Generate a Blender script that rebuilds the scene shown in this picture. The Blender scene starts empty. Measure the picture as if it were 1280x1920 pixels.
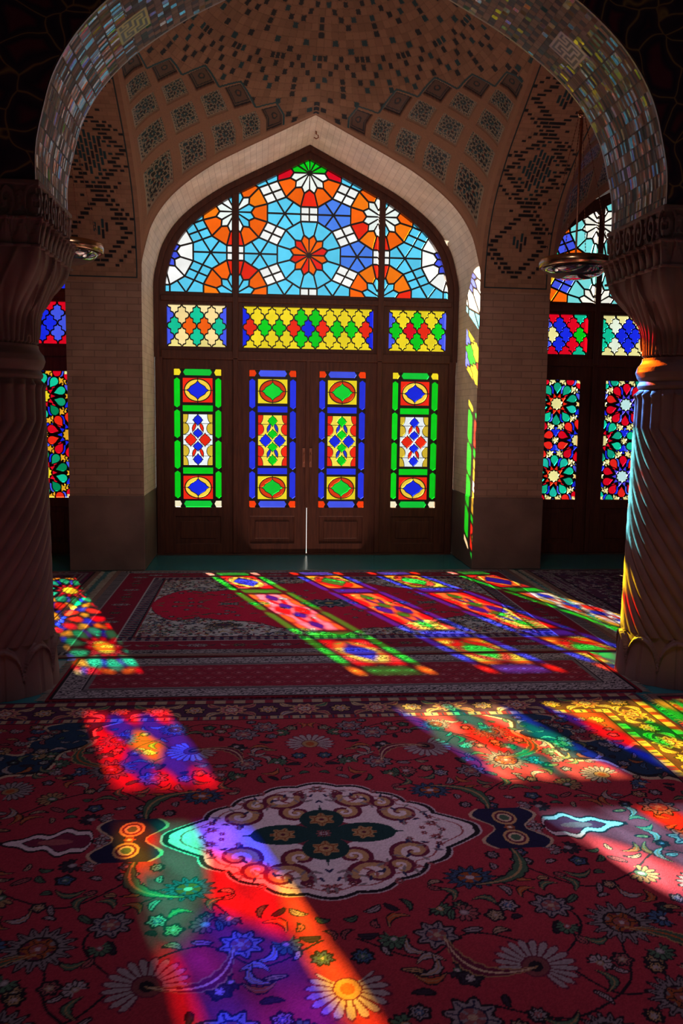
import bpy, bmesh, math, random
import numpy as np
from mathutils import Vector, Matrix
from mathutils.geometry import delaunay_2d_cdt
PI = math.pi
rng = np.random.RandomState(7)
random.seed(7)
scene = bpy.context.scene
COL = scene.collection

# ------------------------------------------------------------------ helpers
def tag(o, label=None, cat=None, group=None, kind=None):
    if label: o['label'] = label
    if cat: o['category'] = cat
    if group: o['group'] = group
    if kind: o['kind'] = kind
    return o

def empty(name, loc=(0, 0, 0), parent=None):
    o = bpy.data.objects.new(name, None); COL.objects.link(o)
    o.location = loc; o.empty_display_size = 0.1
    if parent: o.parent = parent
    return o

def link(name, me, mat=None, parent=None, loc=(0, 0, 0)):
    o = bpy.data.objects.new(name, me); COL.objects.link(o)
    if mat is not None and len(me.materials) == 0: me.materials.append(mat)
    o.location = loc
    if parent: o.parent = parent
    return o

def from_bm(name, bm, mat=None, parent=None, smooth=False, loc=(0, 0, 0)):
    me = bpy.data.meshes.new(name); bm.to_mesh(me); bm.free()
    if smooth:
        me.polygons.foreach_set('use_smooth', [True] * len(me.polygons))
    return link(name, me, mat, parent, loc)

def copy_tree(o, parent=None):
    c = o.copy(); COL.objects.link(c)
    if parent: c.parent = parent
    for ch in list(o.children): copy_tree(ch, c)
    return c

def box(bm, x0, x1, y0, y1, z0, z1):
    v = [bm.verts.new(p) for p in ((x0,y0,z0),(x1,y0,z0),(x1,y1,z0),(x0,y1,z0),(x0,y0,z1),(x1,y0,z1),(x1,y1,z1),(x0,y1,z1))]
    for f in ((0,3,2,1),(4,5,6,7),(0,1,5,4),(1,2,6,5),(2,3,7,6),(3,0,4,7)):
        bm.faces.new([v[i] for i in f])

def bevel(o, w=0.006, seg=2):
    m = o.modifiers.new('Bevel', 'BEVEL'); m.width = w; m.segments = seg; m.limit_method = 'ANGLE'
    return o

def tube(bm, pts, r, n=8):
    pts = [Vector(p) for p in pts]; rings = []
    for i, p in enumerate(pts):
        d = (pts[min(i+1, len(pts)-1)] - pts[max(i-1, 0)]).normalized()
        a = d.orthogonal().normalized(); b = d.cross(a)
        rr = r[i] if isinstance(r, (list, tuple)) else r
        rings.append([bm.verts.new(p + a*math.cos(2*PI*k/n)*rr + b*math.sin(2*PI*k/n)*rr) for k in range(n)])
    for i in range(len(rings)-1):
        for k in range(n):
            bm.faces.new((rings[i][k], rings[i][(k+1) % n], rings[i+1][(k+1) % n], rings[i+1][k]))
    bm.faces.new(rings[0][::-1]); bm.faces.new(rings[-1])

def lathe(bm, prof, n=48, closed=False):
    rings = [[bm.verts.new((r*math.cos(2*PI*k/n), r*math.sin(2*PI*k/n), z)) for k in range(n)] for r, z in prof]
    m = len(rings)
    for i in range(m if closed else m-1):
        a, b = rings[i], rings[(i+1) % m]
        for k in range(n):
            bm.faces.new((a[k], a[(k+1) % n], b[(k+1) % n], b[k]))

def grid_mesh(name, P, colr=None, rnd=None, wrap=False, smooth=True):
    """P (ny,nx,3) array -> quad mesh; colr/rnd are (ny,nx,4) point colours"""
    ny, nx = P.shape[:2]
    me = bpy.data.meshes.new(name)
    idx = np.arange(ny*nx).reshape(ny, nx)
    if wrap: idx = np.concatenate([idx, idx[:, :1]], 1)
    q = np.stack([idx[:-1, :-1], idx[:-1, 1:], idx[1:, 1:], idx[1:, :-1]], -1).reshape(-1, 4)
    nf = len(q)
    me.vertices.add(ny*nx); me.vertices.foreach_set('co', P.reshape(-1).astype(np.float32))
    me.loops.add(nf*4); me.loops.foreach_set('vertex_index', q.reshape(-1).astype(np.int32))
    me.polygons.add(nf)
    me.polygons.foreach_set('loop_start', np.arange(0, nf*4, 4, dtype=np.int32))
    me.polygons.foreach_set('loop_total', np.full(nf, 4, dtype=np.int32))
    me.polygons.foreach_set('use_smooth', np.full(nf, smooth))
    for nm, arr in (('Col', colr), ('Rnd', rnd)):
        if arr is not None:
            a = me.attributes.new(nm, 'FLOAT_COLOR', 'POINT')
            a.data.foreach_set('color', np.ascontiguousarray(arr, dtype=np.float32).reshape(-1))
    me.update(); me.validate()
    return me

# ------------------------------------------------------------------ materials
def new_mat(name):
    m = bpy.data.materials.new(name); m.use_nodes = True
    nt = m.node_tree; nt.nodes.clear()
    out = nt.nodes.new('ShaderNodeOutputMaterial')
    return m, nt, out

def N(nt, t, **kw):
    n = nt.nodes.new(t)
    for k, v in kw.items():
        if k.startswith('_'): setattr(n, k[1:], v)
        else: n.inputs[k.replace('__', ' ')].default_value = v
    return n

def principled(nt, out, base=(.5,.5,.5), rough=.6, spec=.4, metal=0.0):
    b = nt.nodes.new('ShaderNodeBsdfPrincipled')
    b.inputs['Base Color'].default_value = (*base, 1); b.inputs['Roughness'].default_value = rough
    b.inputs['Specular IOR Level'].default_value = spec; b.inputs['Metallic'].default_value = metal
    nt.links.new(b.outputs[0], out.inputs[0])
    return b

def mat_noisy(name, c1, c2, scale=6, rough=.6, spec=.35, bump=.1, bscale=40, metal=0., stretch=None):
    m, nt, out = new_mat(name); b = principled(nt, out, c1, rough, spec, metal)
    tc = N(nt, 'ShaderNodeTexCoord')
    src = tc.outputs['Object']
    if stretch:
        mp = N(nt, 'ShaderNodeMapping'); mp.inputs['Scale'].default_value = stretch
        nt.links.new(src, mp.inputs[0]); src = mp.outputs[0]
    n1 = N(nt, 'ShaderNodeTexNoise', Scale=scale, Detail=5.); nt.links.new(src, n1.inputs['Vector'])
    r = N(nt, 'ShaderNodeValToRGB'); r.color_ramp.elements[0].position = .35; r.color_ramp.elements[1].position = .68
    r.color_ramp.elements[0].color = (*c1, 1); r.color_ramp.elements[1].color = (*c2, 1)
    nt.links.new(n1.outputs['Fac'], r.inputs[0]); nt.links.new(r.outputs[0], b.inputs['Base Color'])
    if bump:
        n2 = N(nt, 'ShaderNodeTexNoise', Scale=bscale, Detail=4.); nt.links.new(src, n2.inputs['Vector'])
        bp = N(nt, 'ShaderNodeBump', Strength=bump, Distance=.01); nt.links.new(n2.outputs['Fac'], bp.inputs['Height'])
        nt.links.new(bp.outputs[0], b.inputs['Normal'])
    return m

def mat_brick(name, c1, c2, mortar, bw, rh, ms, rough=.75, bump=.35):
    m, nt, out = new_mat(name); b = principled(nt, out, c1, rough, .25)
    uv = N(nt, 'ShaderNodeUVMap')
    br = N(nt, 'ShaderNodeTexBrick', Scale=1., Color1=(*c1,1), Color2=(*c2,1), Mortar=(*mortar,1))
    br.inputs['Brick Width'].default_value = bw; br.inputs['Row Height'].default_value = rh
    br.inputs['Mortar Size'].default_value = ms; br.inputs['Mortar Smooth'].default_value = .3; br.inputs['Bias'].default_value = -.1
    nt.links.new(uv.outputs[0], br.inputs['Vector'])
    tc = N(nt, 'ShaderNodeTexCoord')
    nz = N(nt, 'ShaderNodeTexNoise', Scale=5., Detail=6.); nt.links.new(tc.outputs['Object'], nz.inputs['Vector'])
    mr = N(nt, 'ShaderNodeMapRange'); mr.inputs['To Min'].default_value = .62; mr.inputs['To Max'].default_value = 1.35
    nt.links.new(nz.outputs['Fac'], mr.inputs['Value'])
    mx = N(nt, 'ShaderNodeVectorMath', _operation='MULTIPLY')
    nt.links.new(br.outputs['Color'], mx.inputs[0]); nt.links.new(mr.outputs[0], mx.inputs[1])
    nt.links.new(mx.outputs[0], b.inputs['Base Color'])
    bp = N(nt, 'ShaderNodeBump', Strength=bump, Distance=.006); bp.invert = True
    nt.links.new(br.outputs['Fac'], bp.inputs['Height']); nt.links.new(bp.outputs[0], b.inputs['Normal'])
    return m

def mat_attr(name, rough=.8, gloss=.15, spec=.3, tilt=0., bump=0., bscale=300., sheen=0.):
    """base colour from the mesh's painted pattern; its alpha says how glazed the spot is"""
    m, nt, out = new_mat(name); b = principled(nt, out, (1,1,1), rough, spec)
    at = N(nt, 'ShaderNodeAttribute', _attribute_name='Col')
    nt.links.new(at.outputs['Color'], b.inputs['Base Color'])
    mr = N(nt, 'ShaderNodeMapRange'); mr.inputs['To Min'].default_value = rough; mr.inputs['To Max'].default_value = gloss
    nt.links.new(at.outputs['Alpha'], mr.inputs['Value']); nt.links.new(mr.outputs[0], b.inputs['Roughness'])
    if sheen: b.inputs['Sheen Weight'].default_value = sheen
    nrm = None
    if tilt:
        ge = N(nt, 'ShaderNodeNewGeometry'); rt = N(nt, 'ShaderNodeAttribute', _attribute_name='Rnd')
        s1 = N(nt, 'ShaderNodeVectorMath', _operation='SUBTRACT'); s1.inputs[1].default_value = (.5,.5,.5)
        s2 = N(nt, 'ShaderNodeVectorMath', _operation='SCALE'); s2.inputs['Scale'].default_value = tilt
        s3 = N(nt, 'ShaderNodeVectorMath', _operation='ADD'); s4 = N(nt, 'ShaderNodeVectorMath', _operation='NORMALIZE')
        nt.links.new(rt.outputs['Color'], s1.inputs[0]); nt.links.new(s1.outputs[0], s2.inputs[0])
        nt.links.new(ge.outputs['Normal'], s3.inputs[0]); nt.links.new(s2.outputs[0], s3.inputs[1]); nt.links.new(s3.outputs[0], s4.inputs[0])
        nt.links.new(s4.outputs[0], b.inputs['Normal'])
    elif bump:
        tc = N(nt, 'ShaderNodeTexCoord'); n2 = N(nt, 'ShaderNodeTexNoise', Scale=bscale, Detail=2.)
        nt.links.new(tc.outputs['Object'], n2.inputs['Vector'])
        bp = N(nt, 'ShaderNodeBump', Strength=bump, Distance=.004); nt.links.new(n2.outputs['Fac'], bp.inputs['Height'])
        nt.links.new(bp.outputs[0], b.inputs['Normal'])
    return m

def mat_glass():
    m, nt, out = new_mat('stained_glass')
    at = N(nt, 'ShaderNodeAttribute', _attribute_name='Col')
    tc = N(nt, 'ShaderNodeTexCoord'); nz = N(nt, 'ShaderNodeTexNoise', Scale=9., Detail=3.)
    nt.links.new(tc.outputs['Object'], nz.inputs['Vector'])
    mr = N(nt, 'ShaderNodeMapRange'); mr.inputs['To Min'].default_value = .80; mr.inputs['To Max'].default_value = 1.12
    nt.links.new(nz.outputs['Fac'], mr.inputs['Value'])
    mx = N(nt, 'ShaderNodeVectorMath', _operation='MULTIPLY')
    nt.links.new(at.outputs['Color'], mx.inputs[0]); nt.links.new(mr.outputs[0], mx.inputs[1])
    tr = N(nt, 'ShaderNodeBsdfTransparent'); nt.links.new(mx.outputs[0], tr.inputs[0])
    gl = N(nt, 'ShaderNodeBsdfGlossy', Roughness=.5)
    mix = N(nt, 'ShaderNodeMixShader', Fac=.015)
    nt.links.new(tr.outputs[0], mix.inputs[1]); nt.links.new(gl.outputs[0], mix.inputs[2]); nt.links.new(mix.outputs[0], out.inputs[0])
    return m

def mat_painted():
    m, nt, out = new_mat('painted_plaster'); b = principled(nt, out, (.02,.015,.02), .6, .2)
    tc = N(nt, 'ShaderNodeTexCoord'); mp = N(nt, 'ShaderNodeMapping')
    nt.links.new(tc.outputs['Object'], mp.inputs[0])
    nz = N(nt, 'ShaderNodeTexNoise', Scale=3.); nt.links.new(mp.outputs[0], nz.inputs['Vector'])
    mxv = N(nt, 'ShaderNodeMix', _data_type='VECTOR'); mxv.inputs[0].default_value = .18
    nt.links.new(mp.outputs[0], mxv.inputs[4]); nt.links.new(nz.outputs['Color'], mxv.inputs[5])
    vo = N(nt, 'ShaderNodeTexVoronoi', Scale=7.); vo.feature = 'DISTANCE_TO_EDGE'
    nt.links.new(mxv.outputs[1], vo.inputs['Vector'])
    r = N(nt, 'ShaderNodeValToRGB'); e = r.color_ramp.elements
    e[0].position = 0; e[0].color = (.34,.22,.08,1); e[1].position = .03; e[1].color = (.06,.035,.055,1)
    x = r.color_ramp.elements.new(.16); x.color = (.022,.022,.045,1); x = r.color_ramp.elements.new(.3); x.color = (.12,.025,.05,1)
    nt.links.new(vo.outputs['Distance'], r.inputs[0])
    nt.links.new(r.outputs[0], b.inputs['Base Color'])
    return m

M = {}
M['brick'] = mat_brick('pier_brick', (.33,.205,.15), (.27,.16,.12), (.20,.125,.095), .20, .060, .004)
M['jamb'] = mat_brick('pale_jamb_brick', (.80,.68,.55), (.72,.60,.47), (.58,.46,.36), .13, .062, .003, .6, .2)
M['dado'] = mat_noisy('dado_stone', (.13,.085,.075), (.20,.13,.11), 3, .55, .3, .15, 25)
M['stone'] = mat_noisy('carved_stone', (.20,.125,.105), (.28,.18,.155), 5, .6, .3, .12, 60)
M['wood'] = mat_noisy('door_timber', (.055,.014,.009), (.095,.027,.014), 6, .5, .3, .12, 30, stretch=(9,9,.8))
M['lead'] = mat_noisy('lead_came', (.008,.008,.012), (.016,.014,.02), 20, .45, .4, 0)
M['glass'] = mat_glass()
M['floor'] = mat_noisy('polished_floor_stone', (.012,.13,.15), (.02,.17,.19), 2.2, .25, .5, .05, 10)
M['plaster'] = mat_noisy('dark_hall_plaster', (.16,.10,.11), (.12,.075,.085), 2, .8, .2, .1, 15)
M['painted'] = mat_painted()
M['brass'] = mat_noisy('old_brass', (.55,.34,.20), (.40,.24,.15), 8, .22, .5, .05, 40, metal=1.)
M['iron'] = mat_noisy('chain_iron', (.34,.13,.08), (.22,.09,.06), 30, .4, .4, 0, metal=.5)
M['vault'] = mat_attr('vault_brick_and_tile', .8, .25, .3, bump=.25, bscale=60.)
M['soffit'] = mat_attr('glazed_arch_brick', .7, .08, .8, tilt=.28)
M['band'] = mat_attr('tile_band', .75, .25, .3, bump=.2, bscale=60.)
M['pile'] = mat_attr('wool_pile', .95, .9, .03, bump=.5, bscale=420.)
M['fringe'] = mat_noisy('cotton_fringe', (.42,.36,.30), (.30,.24,.20), 20, .9, .1, 0)
m_, nt_, out_ = new_mat('lamp_glass'); b_ = principled(nt_, out_, (.03,.03,.05), .05, .8)
b_.inputs['Coat Weight'].default_value = .6; b_.inputs['Transmission Weight'].default_value = .35
M['lampglass'] = m_

# ------------------------------------------------------------------ measures (metres; X right, Y towards the windows, Z up)
A, A2 = 1.571, 2.257          # half width of a bay between piers, outer edge of a pier
PITCH = 3.82                  # bay spacing
ZS = 2.66                     # springing of the window arches
ZA = 2.58                     # springing of the arcade arches
YW = .92                      # window plane
YN, YF = -3.75, -3.05         # near and far face of the arcade
YC = -3.40                    # column axis
DADO = .706

# pointed arch profile (half width -> height), smooth curve through measured points
_ctrl = [(1.0,-.15),(1.0,0),(.997,.16),(.975,.32),(.936,.51),(.86,.70),(.75,.87),(.586,1.05),(.433,1.18),(.28,1.30),(.127,1.42),(0,1.52),(-.127,1.62)]
_t, _z = [], []
for i in range(1, len(_ctrl)-2):
    p0, p1, p2, p3 = [np.array(_ctrl[k]) for k in (i-1, i, i+1, i+2)]
    for s in np.linspace(0, 1, 8, endpoint=False):
        p = .5*((2*p1)+(-p0+p2)*s+(2*p0-5*p1+4*p2-p3)*s*s+(-p0+3*p1-3*p2+p3)*s**3)
        _t.append(p[0]); _z.append(p[1])
_t.append(0.); _z.append(1.52)
PT = np.minimum(np.array(_t), 1.0); PZ = np.array(_z)
PT = np.minimum.accumulate(PT)
def prof(t):
    return np.interp(np.abs(t), PT[::-1], PZ[::-1])
def arch_pts(hw, zs, sc=1.0):
    """left foot -> apex -> right foot"""
    L = [(-t*hw, zs+z*sc) for t, z in zip(PT, PZ)]
    return L + [(-x, z) for x, z in L[-2::-1]]

# ------------------------------------------------------------------ walls with arched openings
def arch_wall(name, y0, y1, centers, zbase, zs, ztop, xmin, xmax, mats):
    """wall between y0 (near) and y1 (far) with an arched opening at each centre; mats = near face, reveal, far face"""
    bm = bmesh.new(); uvl = bm.loops.layers.uv.new('UVMap')
    def quad(ps, uvs, mi):
        f = bm.faces.new([bm.verts.new(p) for p in ps]); f.material_index = mi
        for l, uv in zip(f.loops, uvs): l[uvl].uv = uv
    def both(x0, za0, x1, za1):   # strip from lower edge up to ztop, both faces
        quad([(x0,y0,za0),(x1,y0,za1),(x1,y0,ztop),(x0,y0,ztop)], [(x0,za0),(x1,za1),(x1,ztop),(x0,ztop)], 0)
        quad([(x1,y1,za1),(x0,y1,za0),(x0,y1,ztop),(x1,y1,ztop)], [(x1,za1),(x0,za0),(x0,ztop),(x1,ztop)], 2)
    edges = [xmin]
    for c in centers: edges += [c-A, c+A]
    edges.append(xmax)
    for i in range(0, len(edges), 2):
        both(edges[i], zbase, edges[i+1], zbase)
        quad([(edges[i],y1,zbase),(edges[i+1],y1,zbase),(edges[i+1],y0,zbase),(edges[i],y0,zbase)], [(0,0)]*4, 0)
    for c in centers:
        pts = [(c+x, z) for x, z in arch_pts(A, zs)]
        if zbase < zs: pts = [(c-A, zbase)] + pts + [(c+A, zbase)]
        s = zbase
        for (x0, z0), (x1, z1) in zip(pts, pts[1:]):
            d = math.hypot(x1-x0, z1-z0)
            if x1-x0 > 1e-6: both(x0, z0, x1, z1)
            quad([(x0,y0,z0),(x0,y1,z0),(x1,y1,z1),(x1,y0,z1)], [(y0,s),(y1,s),(y1,s+d),(y0,s+d)], 1)
            s += d
    quad([(xmin,y0,ztop),(xmax,y0,ztop),(xmax,y1,ztop),(xmin,y1,ztop)], [(0,0)]*4, 0)
    bmesh.ops.remove_doubles(bm, verts=bm.verts, dist=1e-5)
    me = bpy.data.meshes.new(name); bm.to_mesh(me); bm.free()
    for m in mats: me.materials.append(m)
    return link(name, me)

XL, XR = -5.9, 5.9
ZTOP = 5.6
CENT = (-PITCH, 0., PITCH)
w = arch_wall('wall_back', 0., 1.05, CENT, DADO, ZS, ZTOP, XL, XR, [M['brick'], M['jamb'], M['plaster']])
tag(w, 'brown brick window wall with three pointed arch openings and pale jambs', 'wall', kind='structure')
w = arch_wall('wall_arcade', YN, YF, CENT, ZA, ZA, ZTOP, XL, XR, [M['painted'], M['stone'], M['brick']])
tag(w, 'dark painted arcade wall above the columns, with vine patterns', 'wall', kind='structure')

def wallbox(name, dims, mat, label, cat):
    bm = bmesh.new(); box(bm, *dims); o = from_bm(name, bm, mat)
    return tag(o, label, cat, kind='structure')
# dado under every pier
for nm, x0, x1, lab in (('baseboard_left', -A2-.004, -A+.004, 'dark stone dado of the pier left of the middle window'),
                        ('baseboard_right', A-.004, A2+.004, 'dark stone dado of the pier right of the middle window'),
                        ('baseboard_far_left', XL, -PITCH-A, 'dark stone dado of the pier at the far left end'),
                        ('baseboard_far_right', PITCH+A, XR, 'dark stone dado of the pier at the far right end')):
    o = wallbox(nm, (x0, x1, -.012, 1.05, 0, DADO), M['dado'], lab, 'dado'); bevel(o, .008, 2)
# make the wall piers between bays match the dado
wallbox('floor', (XL-.2, XR+.2, -10.7, 1.25, -.12, 0), M['floor'], 'polished dark teal stone floor', 'floor')
wallbox('wall_left', (XL-.2, XL, -10.7, 1.25, 0, ZTOP), M['plaster'], 'dark plaster wall at the left end of the hall', 'wall')
wallbox('wall_right', (XR, XR+.2, -10.7, 1.25, 0, ZTOP), M['plaster'], 'dark plaster wall at the right end of the hall', 'wall')
wallbox('wall_front', (XL, XR, -10.7, -10.5, 0, ZTOP), M['plaster'], 'dark plaster wall behind the viewer', 'wall')
wallbox('ceiling_slab', (XL-.2, XR+.2, -10.7, 1.25, ZTOP, ZTOP+.2), M['plaster'], 'flat dark ceiling over the hall', 'ceiling').name = 'ceiling'

# ------------------------------------------------------------------ raster painting helpers (pattern colours held by the mesh)
def hexmix(c, n=4): return np.array([*c, 0.])
BRK = np.array((.30,.165,.105)); DARK = np.array((.012,.014,.022)); TEAL = np.array((.012,.065,.085)); CREAM = np.array((.40,.33,.24))

# ---- vaults
def vault_mesh():
    n = 640
    q = np.linspace(-1, 1, n); t = .55*q + .45*np.sin(q*PI/2)
    HY = -YF/2
    X, Y = np.meshgrid(t*A, t*HY)
    U, V = A-np.abs(X), HY-np.abs(Y)
    def smooth(tt):
        a = np.abs(tt); return np.where(a < .35, prof(.35)+.14*(1-(a/.35)**2), prof(a))
    wx = np.exp(-V/.18); wy = np.exp(-U/.18)
    Px = prof(X/A)*wx + smooth(X/A)*(1-wx); Qy = prof(Y/HY)*wy + smooth(Y/HY)*(1-wy)
    Z = ZS + np.sqrt(Px**2+Qy**2)
    C = np.zeros((n, n, 4)); base = BRK*.95
    # brick courses as rings round the crown
    R = np.hypot(X, Y*A/HY); TH = np.arctan2(Y, X)
    # surface radial measure
    dr = .052; NA = np.where(R > 1.04, 144, np.where(R > .52, 96, 48))
    ring = np.floor(R/dr).astype(int); ang = (TH/(2*PI)*NA + .5)
    fi = R/dr-ring; ai = np.floor(ang).astype(int); fa = ang-ai
    cellr = rng.rand(80, 400)
    var = .82+.36*cellr[ring % 80, ai % 400]
    C[..., :3] = base*var[..., None]
    mort = (fi < .09) | (fa < .07)
    C[mort, :3] *= .72
    # dark glazed squares: lozenge net with crosses
    i6 = ring % 8; j6 = ai % 8
    di = np.minimum(np.abs(i6-4), 8); dj = np.abs(j6-4)
    sq = (di+dj == 4) | ((di+dj) <= 1) | (((i6 == 0) | (i6 == 7) | (i6 == 1)) & (j6 == 0))
    sq &= ~((di+dj == 4) & (di % 2 == 1) & (dj % 2 == 1) & (i6 < 4))
    inside = (fi > .14) & (fi < .90) & (fa > .12) & (fa < .88)
    # net of panels in the corners (slightly converging rows), with a staircase border above
    KI = np.array([-.5,0,1,2,3,4,5,7]); UT = np.array([.02,.19,.49,.77,1.0,1.2,1.38,1.8]); VT = np.array([.02,.15,.47,.74,.98,1.18,1.36,1.8])
    gi, gj = np.interp(U, UT, KI), np.interp(V, VT, KI)
    for _ in range(8):
        gi = np.interp(U/(1-.115*np.clip(gj, 0, 4.5)), UT, KI); gj = np.interp(V/(1-.06*np.clip(gi, 0, 4.5)), VT, KI)
    ri, rj = np.rint(gi), np.rint(gj)
    ri = np.maximum(ri, 0); rj = np.maximum(rj, 0)
    mask_p = (ri+rj <= 4)
    lp, lq = (gi-ri)/.37, (gj-rj)/.37
    panel = np.where(mask_p & (np.abs(lp) < 1) & (np.abs(lq) < 1), ri*5+rj, -1).astype(int)
    # edge of mask_p by erosion
    er = mask_p.copy()
    for s in range(3):
        e2 = er.copy(); e2[1:] &= er[:-1]; e2[:-1] &= er[1:]; e2[:, 1:] &= er[:, :-1]; e2[:, :-1] &= er[:, 1:]; er = e2
    stair = mask_p & ~er & (U > .04) & (V > .04)
    d = sq & inside & ~mask_p
    shade = np.where((cellr[(ring*7) % 80, ai % 400] > .7)[..., None], TEAL*.7, DARK*.8)
    C[d, :3] = shade[d]; C[d, 3] = .35
    C[mask_p, :3] = base*(.9+.2*rng.rand(n, n)[mask_p])[:, None]
    C[stair, :3] = TEAL*.8; C[stair, 3] = .7
    # panels: borders, dotted rows and star strapwork
    mx = np.maximum(np.abs(lp), np.abs(lq)); rr = np.hypot(lp, lq); th = np.arctan2(lq, lp)
    lv = np.where(panel >= 0, panel//5 + panel % 5, 0)
    k = np.where(lv <= 3, 10, 8)
    star = np.abs(np.sin(k*th/2))*(.30+.2*np.sin(rr*22))
    pc = np.zeros((n, n, 3)); pc[:] = DARK
    tcell = rng.rand(64, 64)[(lp*9+20).astype(int) % 64, (lq*9+20).astype(int) % 64]
    pc[:] = np.where((tcell > .72)[..., None], TEAL*.9, pc)
    pc[:] = np.where(((tcell > .6) & (tcell < .66))[..., None], np.array((.16,.035,.02)), pc)
    lines = (np.abs(rr - (.62+.10*np.cos(k*th))) < .05) | (np.abs(rr-(.33+.06*np.cos(k*th+PI))) < .045) | ((rr > .45) & (rr < .85) & (np.abs(np.sin(k*th/2+rr*3)) < .16)) | (rr < .07)
    lines |= (rr > .8) & (np.abs(np.sin(lp*13)*np.sin(lq*13)) < .12)
    pc[lines] = CREAM*.62
    lines2 = (mx > .93) | ((mx > .76) & (mx < .80))
    pc[lines2] = CREAM*.75
    dots = (mx >= .80) & (mx <= .93) & (np.sin(lp*26)*np.sin(lq*26) > .0) & (lv <= 3)
    pc[dots] = CREAM*.7
    small = (lv == 4)
    pl = small & ((mx > .72) & (mx < .82) | (rr < .34) & (rr > .2))
    pc[small] = np.array((.11,.055,.04)); pc[pl] = DARK; pc[small & (mx > .9)] = DARK; pc[small & (rr < .12)] = np.array((.16,.05,.03))
    ip = panel >= 0
    C[ip, :3] = pc[ip]; C[ip, 3] = .7
    # plain edge band along the arches, with a thin teal line
    eb = (U < .028) | (V < .028)
    C[eb, :3] = BRK*1.05; C[eb, 3] = 0
    Z = Z + .42*(1-np.exp(-(U/.8)**2))*(1-np.exp(-(V/.8)**2)) + np.where(ip, .018, 0.)
    P = np.stack([X, Y+YF/2, Z], -1)
    return grid_mesh('vault', P, C)
vm = vault_mesh(); vm.materials.append(M['vault'])
for c, nm, lab in ((0., 'ceiling_vault', 'brick vault over the middle bay with dark tile dots and star panels'),
               (-PITCH, 'ceiling_vault', 'brick vault over the left bay, mostly behind the left column'),
               (PITCH, 'ceiling_vault', 'brick vault over the right bay, seen above the right window')):
    tag(link('ceiling', vm, loc=(c, 0, 0)), lab, 'vault', kind='structure')

# ---- transverse arch bands with brick and tile lozenges
def arc_resample(hw, step):
    pts = np.array(arch_pts(hw, 0.)); d = np.r_[0, np.cumsum(np.hypot(*np.diff(pts, axis=0).T))]
    s = np.arange(0, d[-1], step); s = np.r_[s, d[-1]]
    return s, np.interp(s, d, pts[:, 0]), np.interp(s, d, pts[:, 1])
def band_mesh():
    HY = -YF/2; W = A2-A
    s, yy, zz = arc_resample(HY, .006)
    x = np.linspace(-W/2, W/2, 118)
    S, Xc = np.meshgrid(np.minimum(s, s[-1]-s), x, indexing='ij')
    C = np.zeros((*S.shape, 4))
    rh, bw = .040, .074
    row = np.floor(S/rh).astype(int); fr = S/rh-row
    xs = (Xc+W)/bw + .5*(row % 2); cx = np.floor(xs).astype(int); fx = xs-cx
    rv = rng.rand(200, 60)[row % 200, cx % 60]
    C[..., :3] = (BRK*1.02)*(.85+.3*rv)[..., None]
    C[(fr < .12) | (fx < .05), :3] *= .78
    xc = (cx+.5-.5*(row % 2))*bw - W; sc = (row+.5)*rh
    inn = (fr > .20) & (fr < .84) & (fx > .04) & (fx < .97)
    half = (fx > .28) & (fx < .74)
    for s0, hh, core in ((.43, .30, .34), (1.16, .43, .56), (1.90, .31, .40)):
        d1 = np.abs(xc)/.26 + np.abs(sc-s0)/hh
        near = np.abs(sc-s0) < hh*1.05
        a = near & inn & (np.abs(d1-1.0) < .15); C[a, :3] = DARK*.6; C[a, 3] = .3
        a = near & inn & half & (np.abs(d1-1.42) < .09); C[a, :3] = DARK*.7; C[a, 3] = .3
        a = near & inn & half & (np.abs(d1-.72) < .06) & (hh > .4); C[a, :3] = TEAL*.5; C[a, 3] = .3
        d2 = np.abs(Xc)/.26 + np.abs(S-s0)/hh
        vb = np.floor(Xc/.034).astype(int); fv = Xc/.034-vb; dv = np.abs((vb+.5)*.034)/.26 + np.abs((np.floor((S+vb*.03)/.09)+.5)*.09-vb*.03-s0)/hh
        fw_ = ((S+vb*.03)/.09) % 1
        a = near & (dv < core) & (fv > .16) & (fv < .86) & (fw_ > .08) & (fw_ < .94)
        tc = np.where(((vb*3+np.floor((S+vb*.03)/.09).astype(int)) % 4 == 0)[..., None], DARK, TEAL*.7)
        C[a, :3] = tc[a]; C[a, 3] = .35
    fa = (np.abs(Xc) > .305) | (S < .035)
    C[fa, :3] = BRK*1.02*(.9+.2*rv[fa])[:, None]; C[fa, 3] = 0
    ln = ((np.abs(Xc) > .293) & (np.abs(Xc) < .307) & (S > .035)) | ((S > .03) & (S < .045) & (np.abs(Xc) < .307))
    C[ln, :3] = TEAL*.45; C[ln, 3] = .6
    P = np.stack([Xc, np.repeat(yy[:, None], len(x), 1)+YF/2, np.repeat(zz[:, None], len(x), 1)+ZS], -1)
    return grid_mesh('tile_band', P, C)
bmn = band_mesh(); bmn.materials.append(M['band'])
for k, (c, lab) in enumerate(((-PITCH/2, 'brick and black tile arch band from the left pier towards the left column'),
                              (PITCH/2, 'brick and black tile arch band from the right pier towards the right column'))):
    tag(link('trim_%d' % (k+1), bmn, loc=(c, 0, 0)), lab, 'arch', kind='structure')

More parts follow.
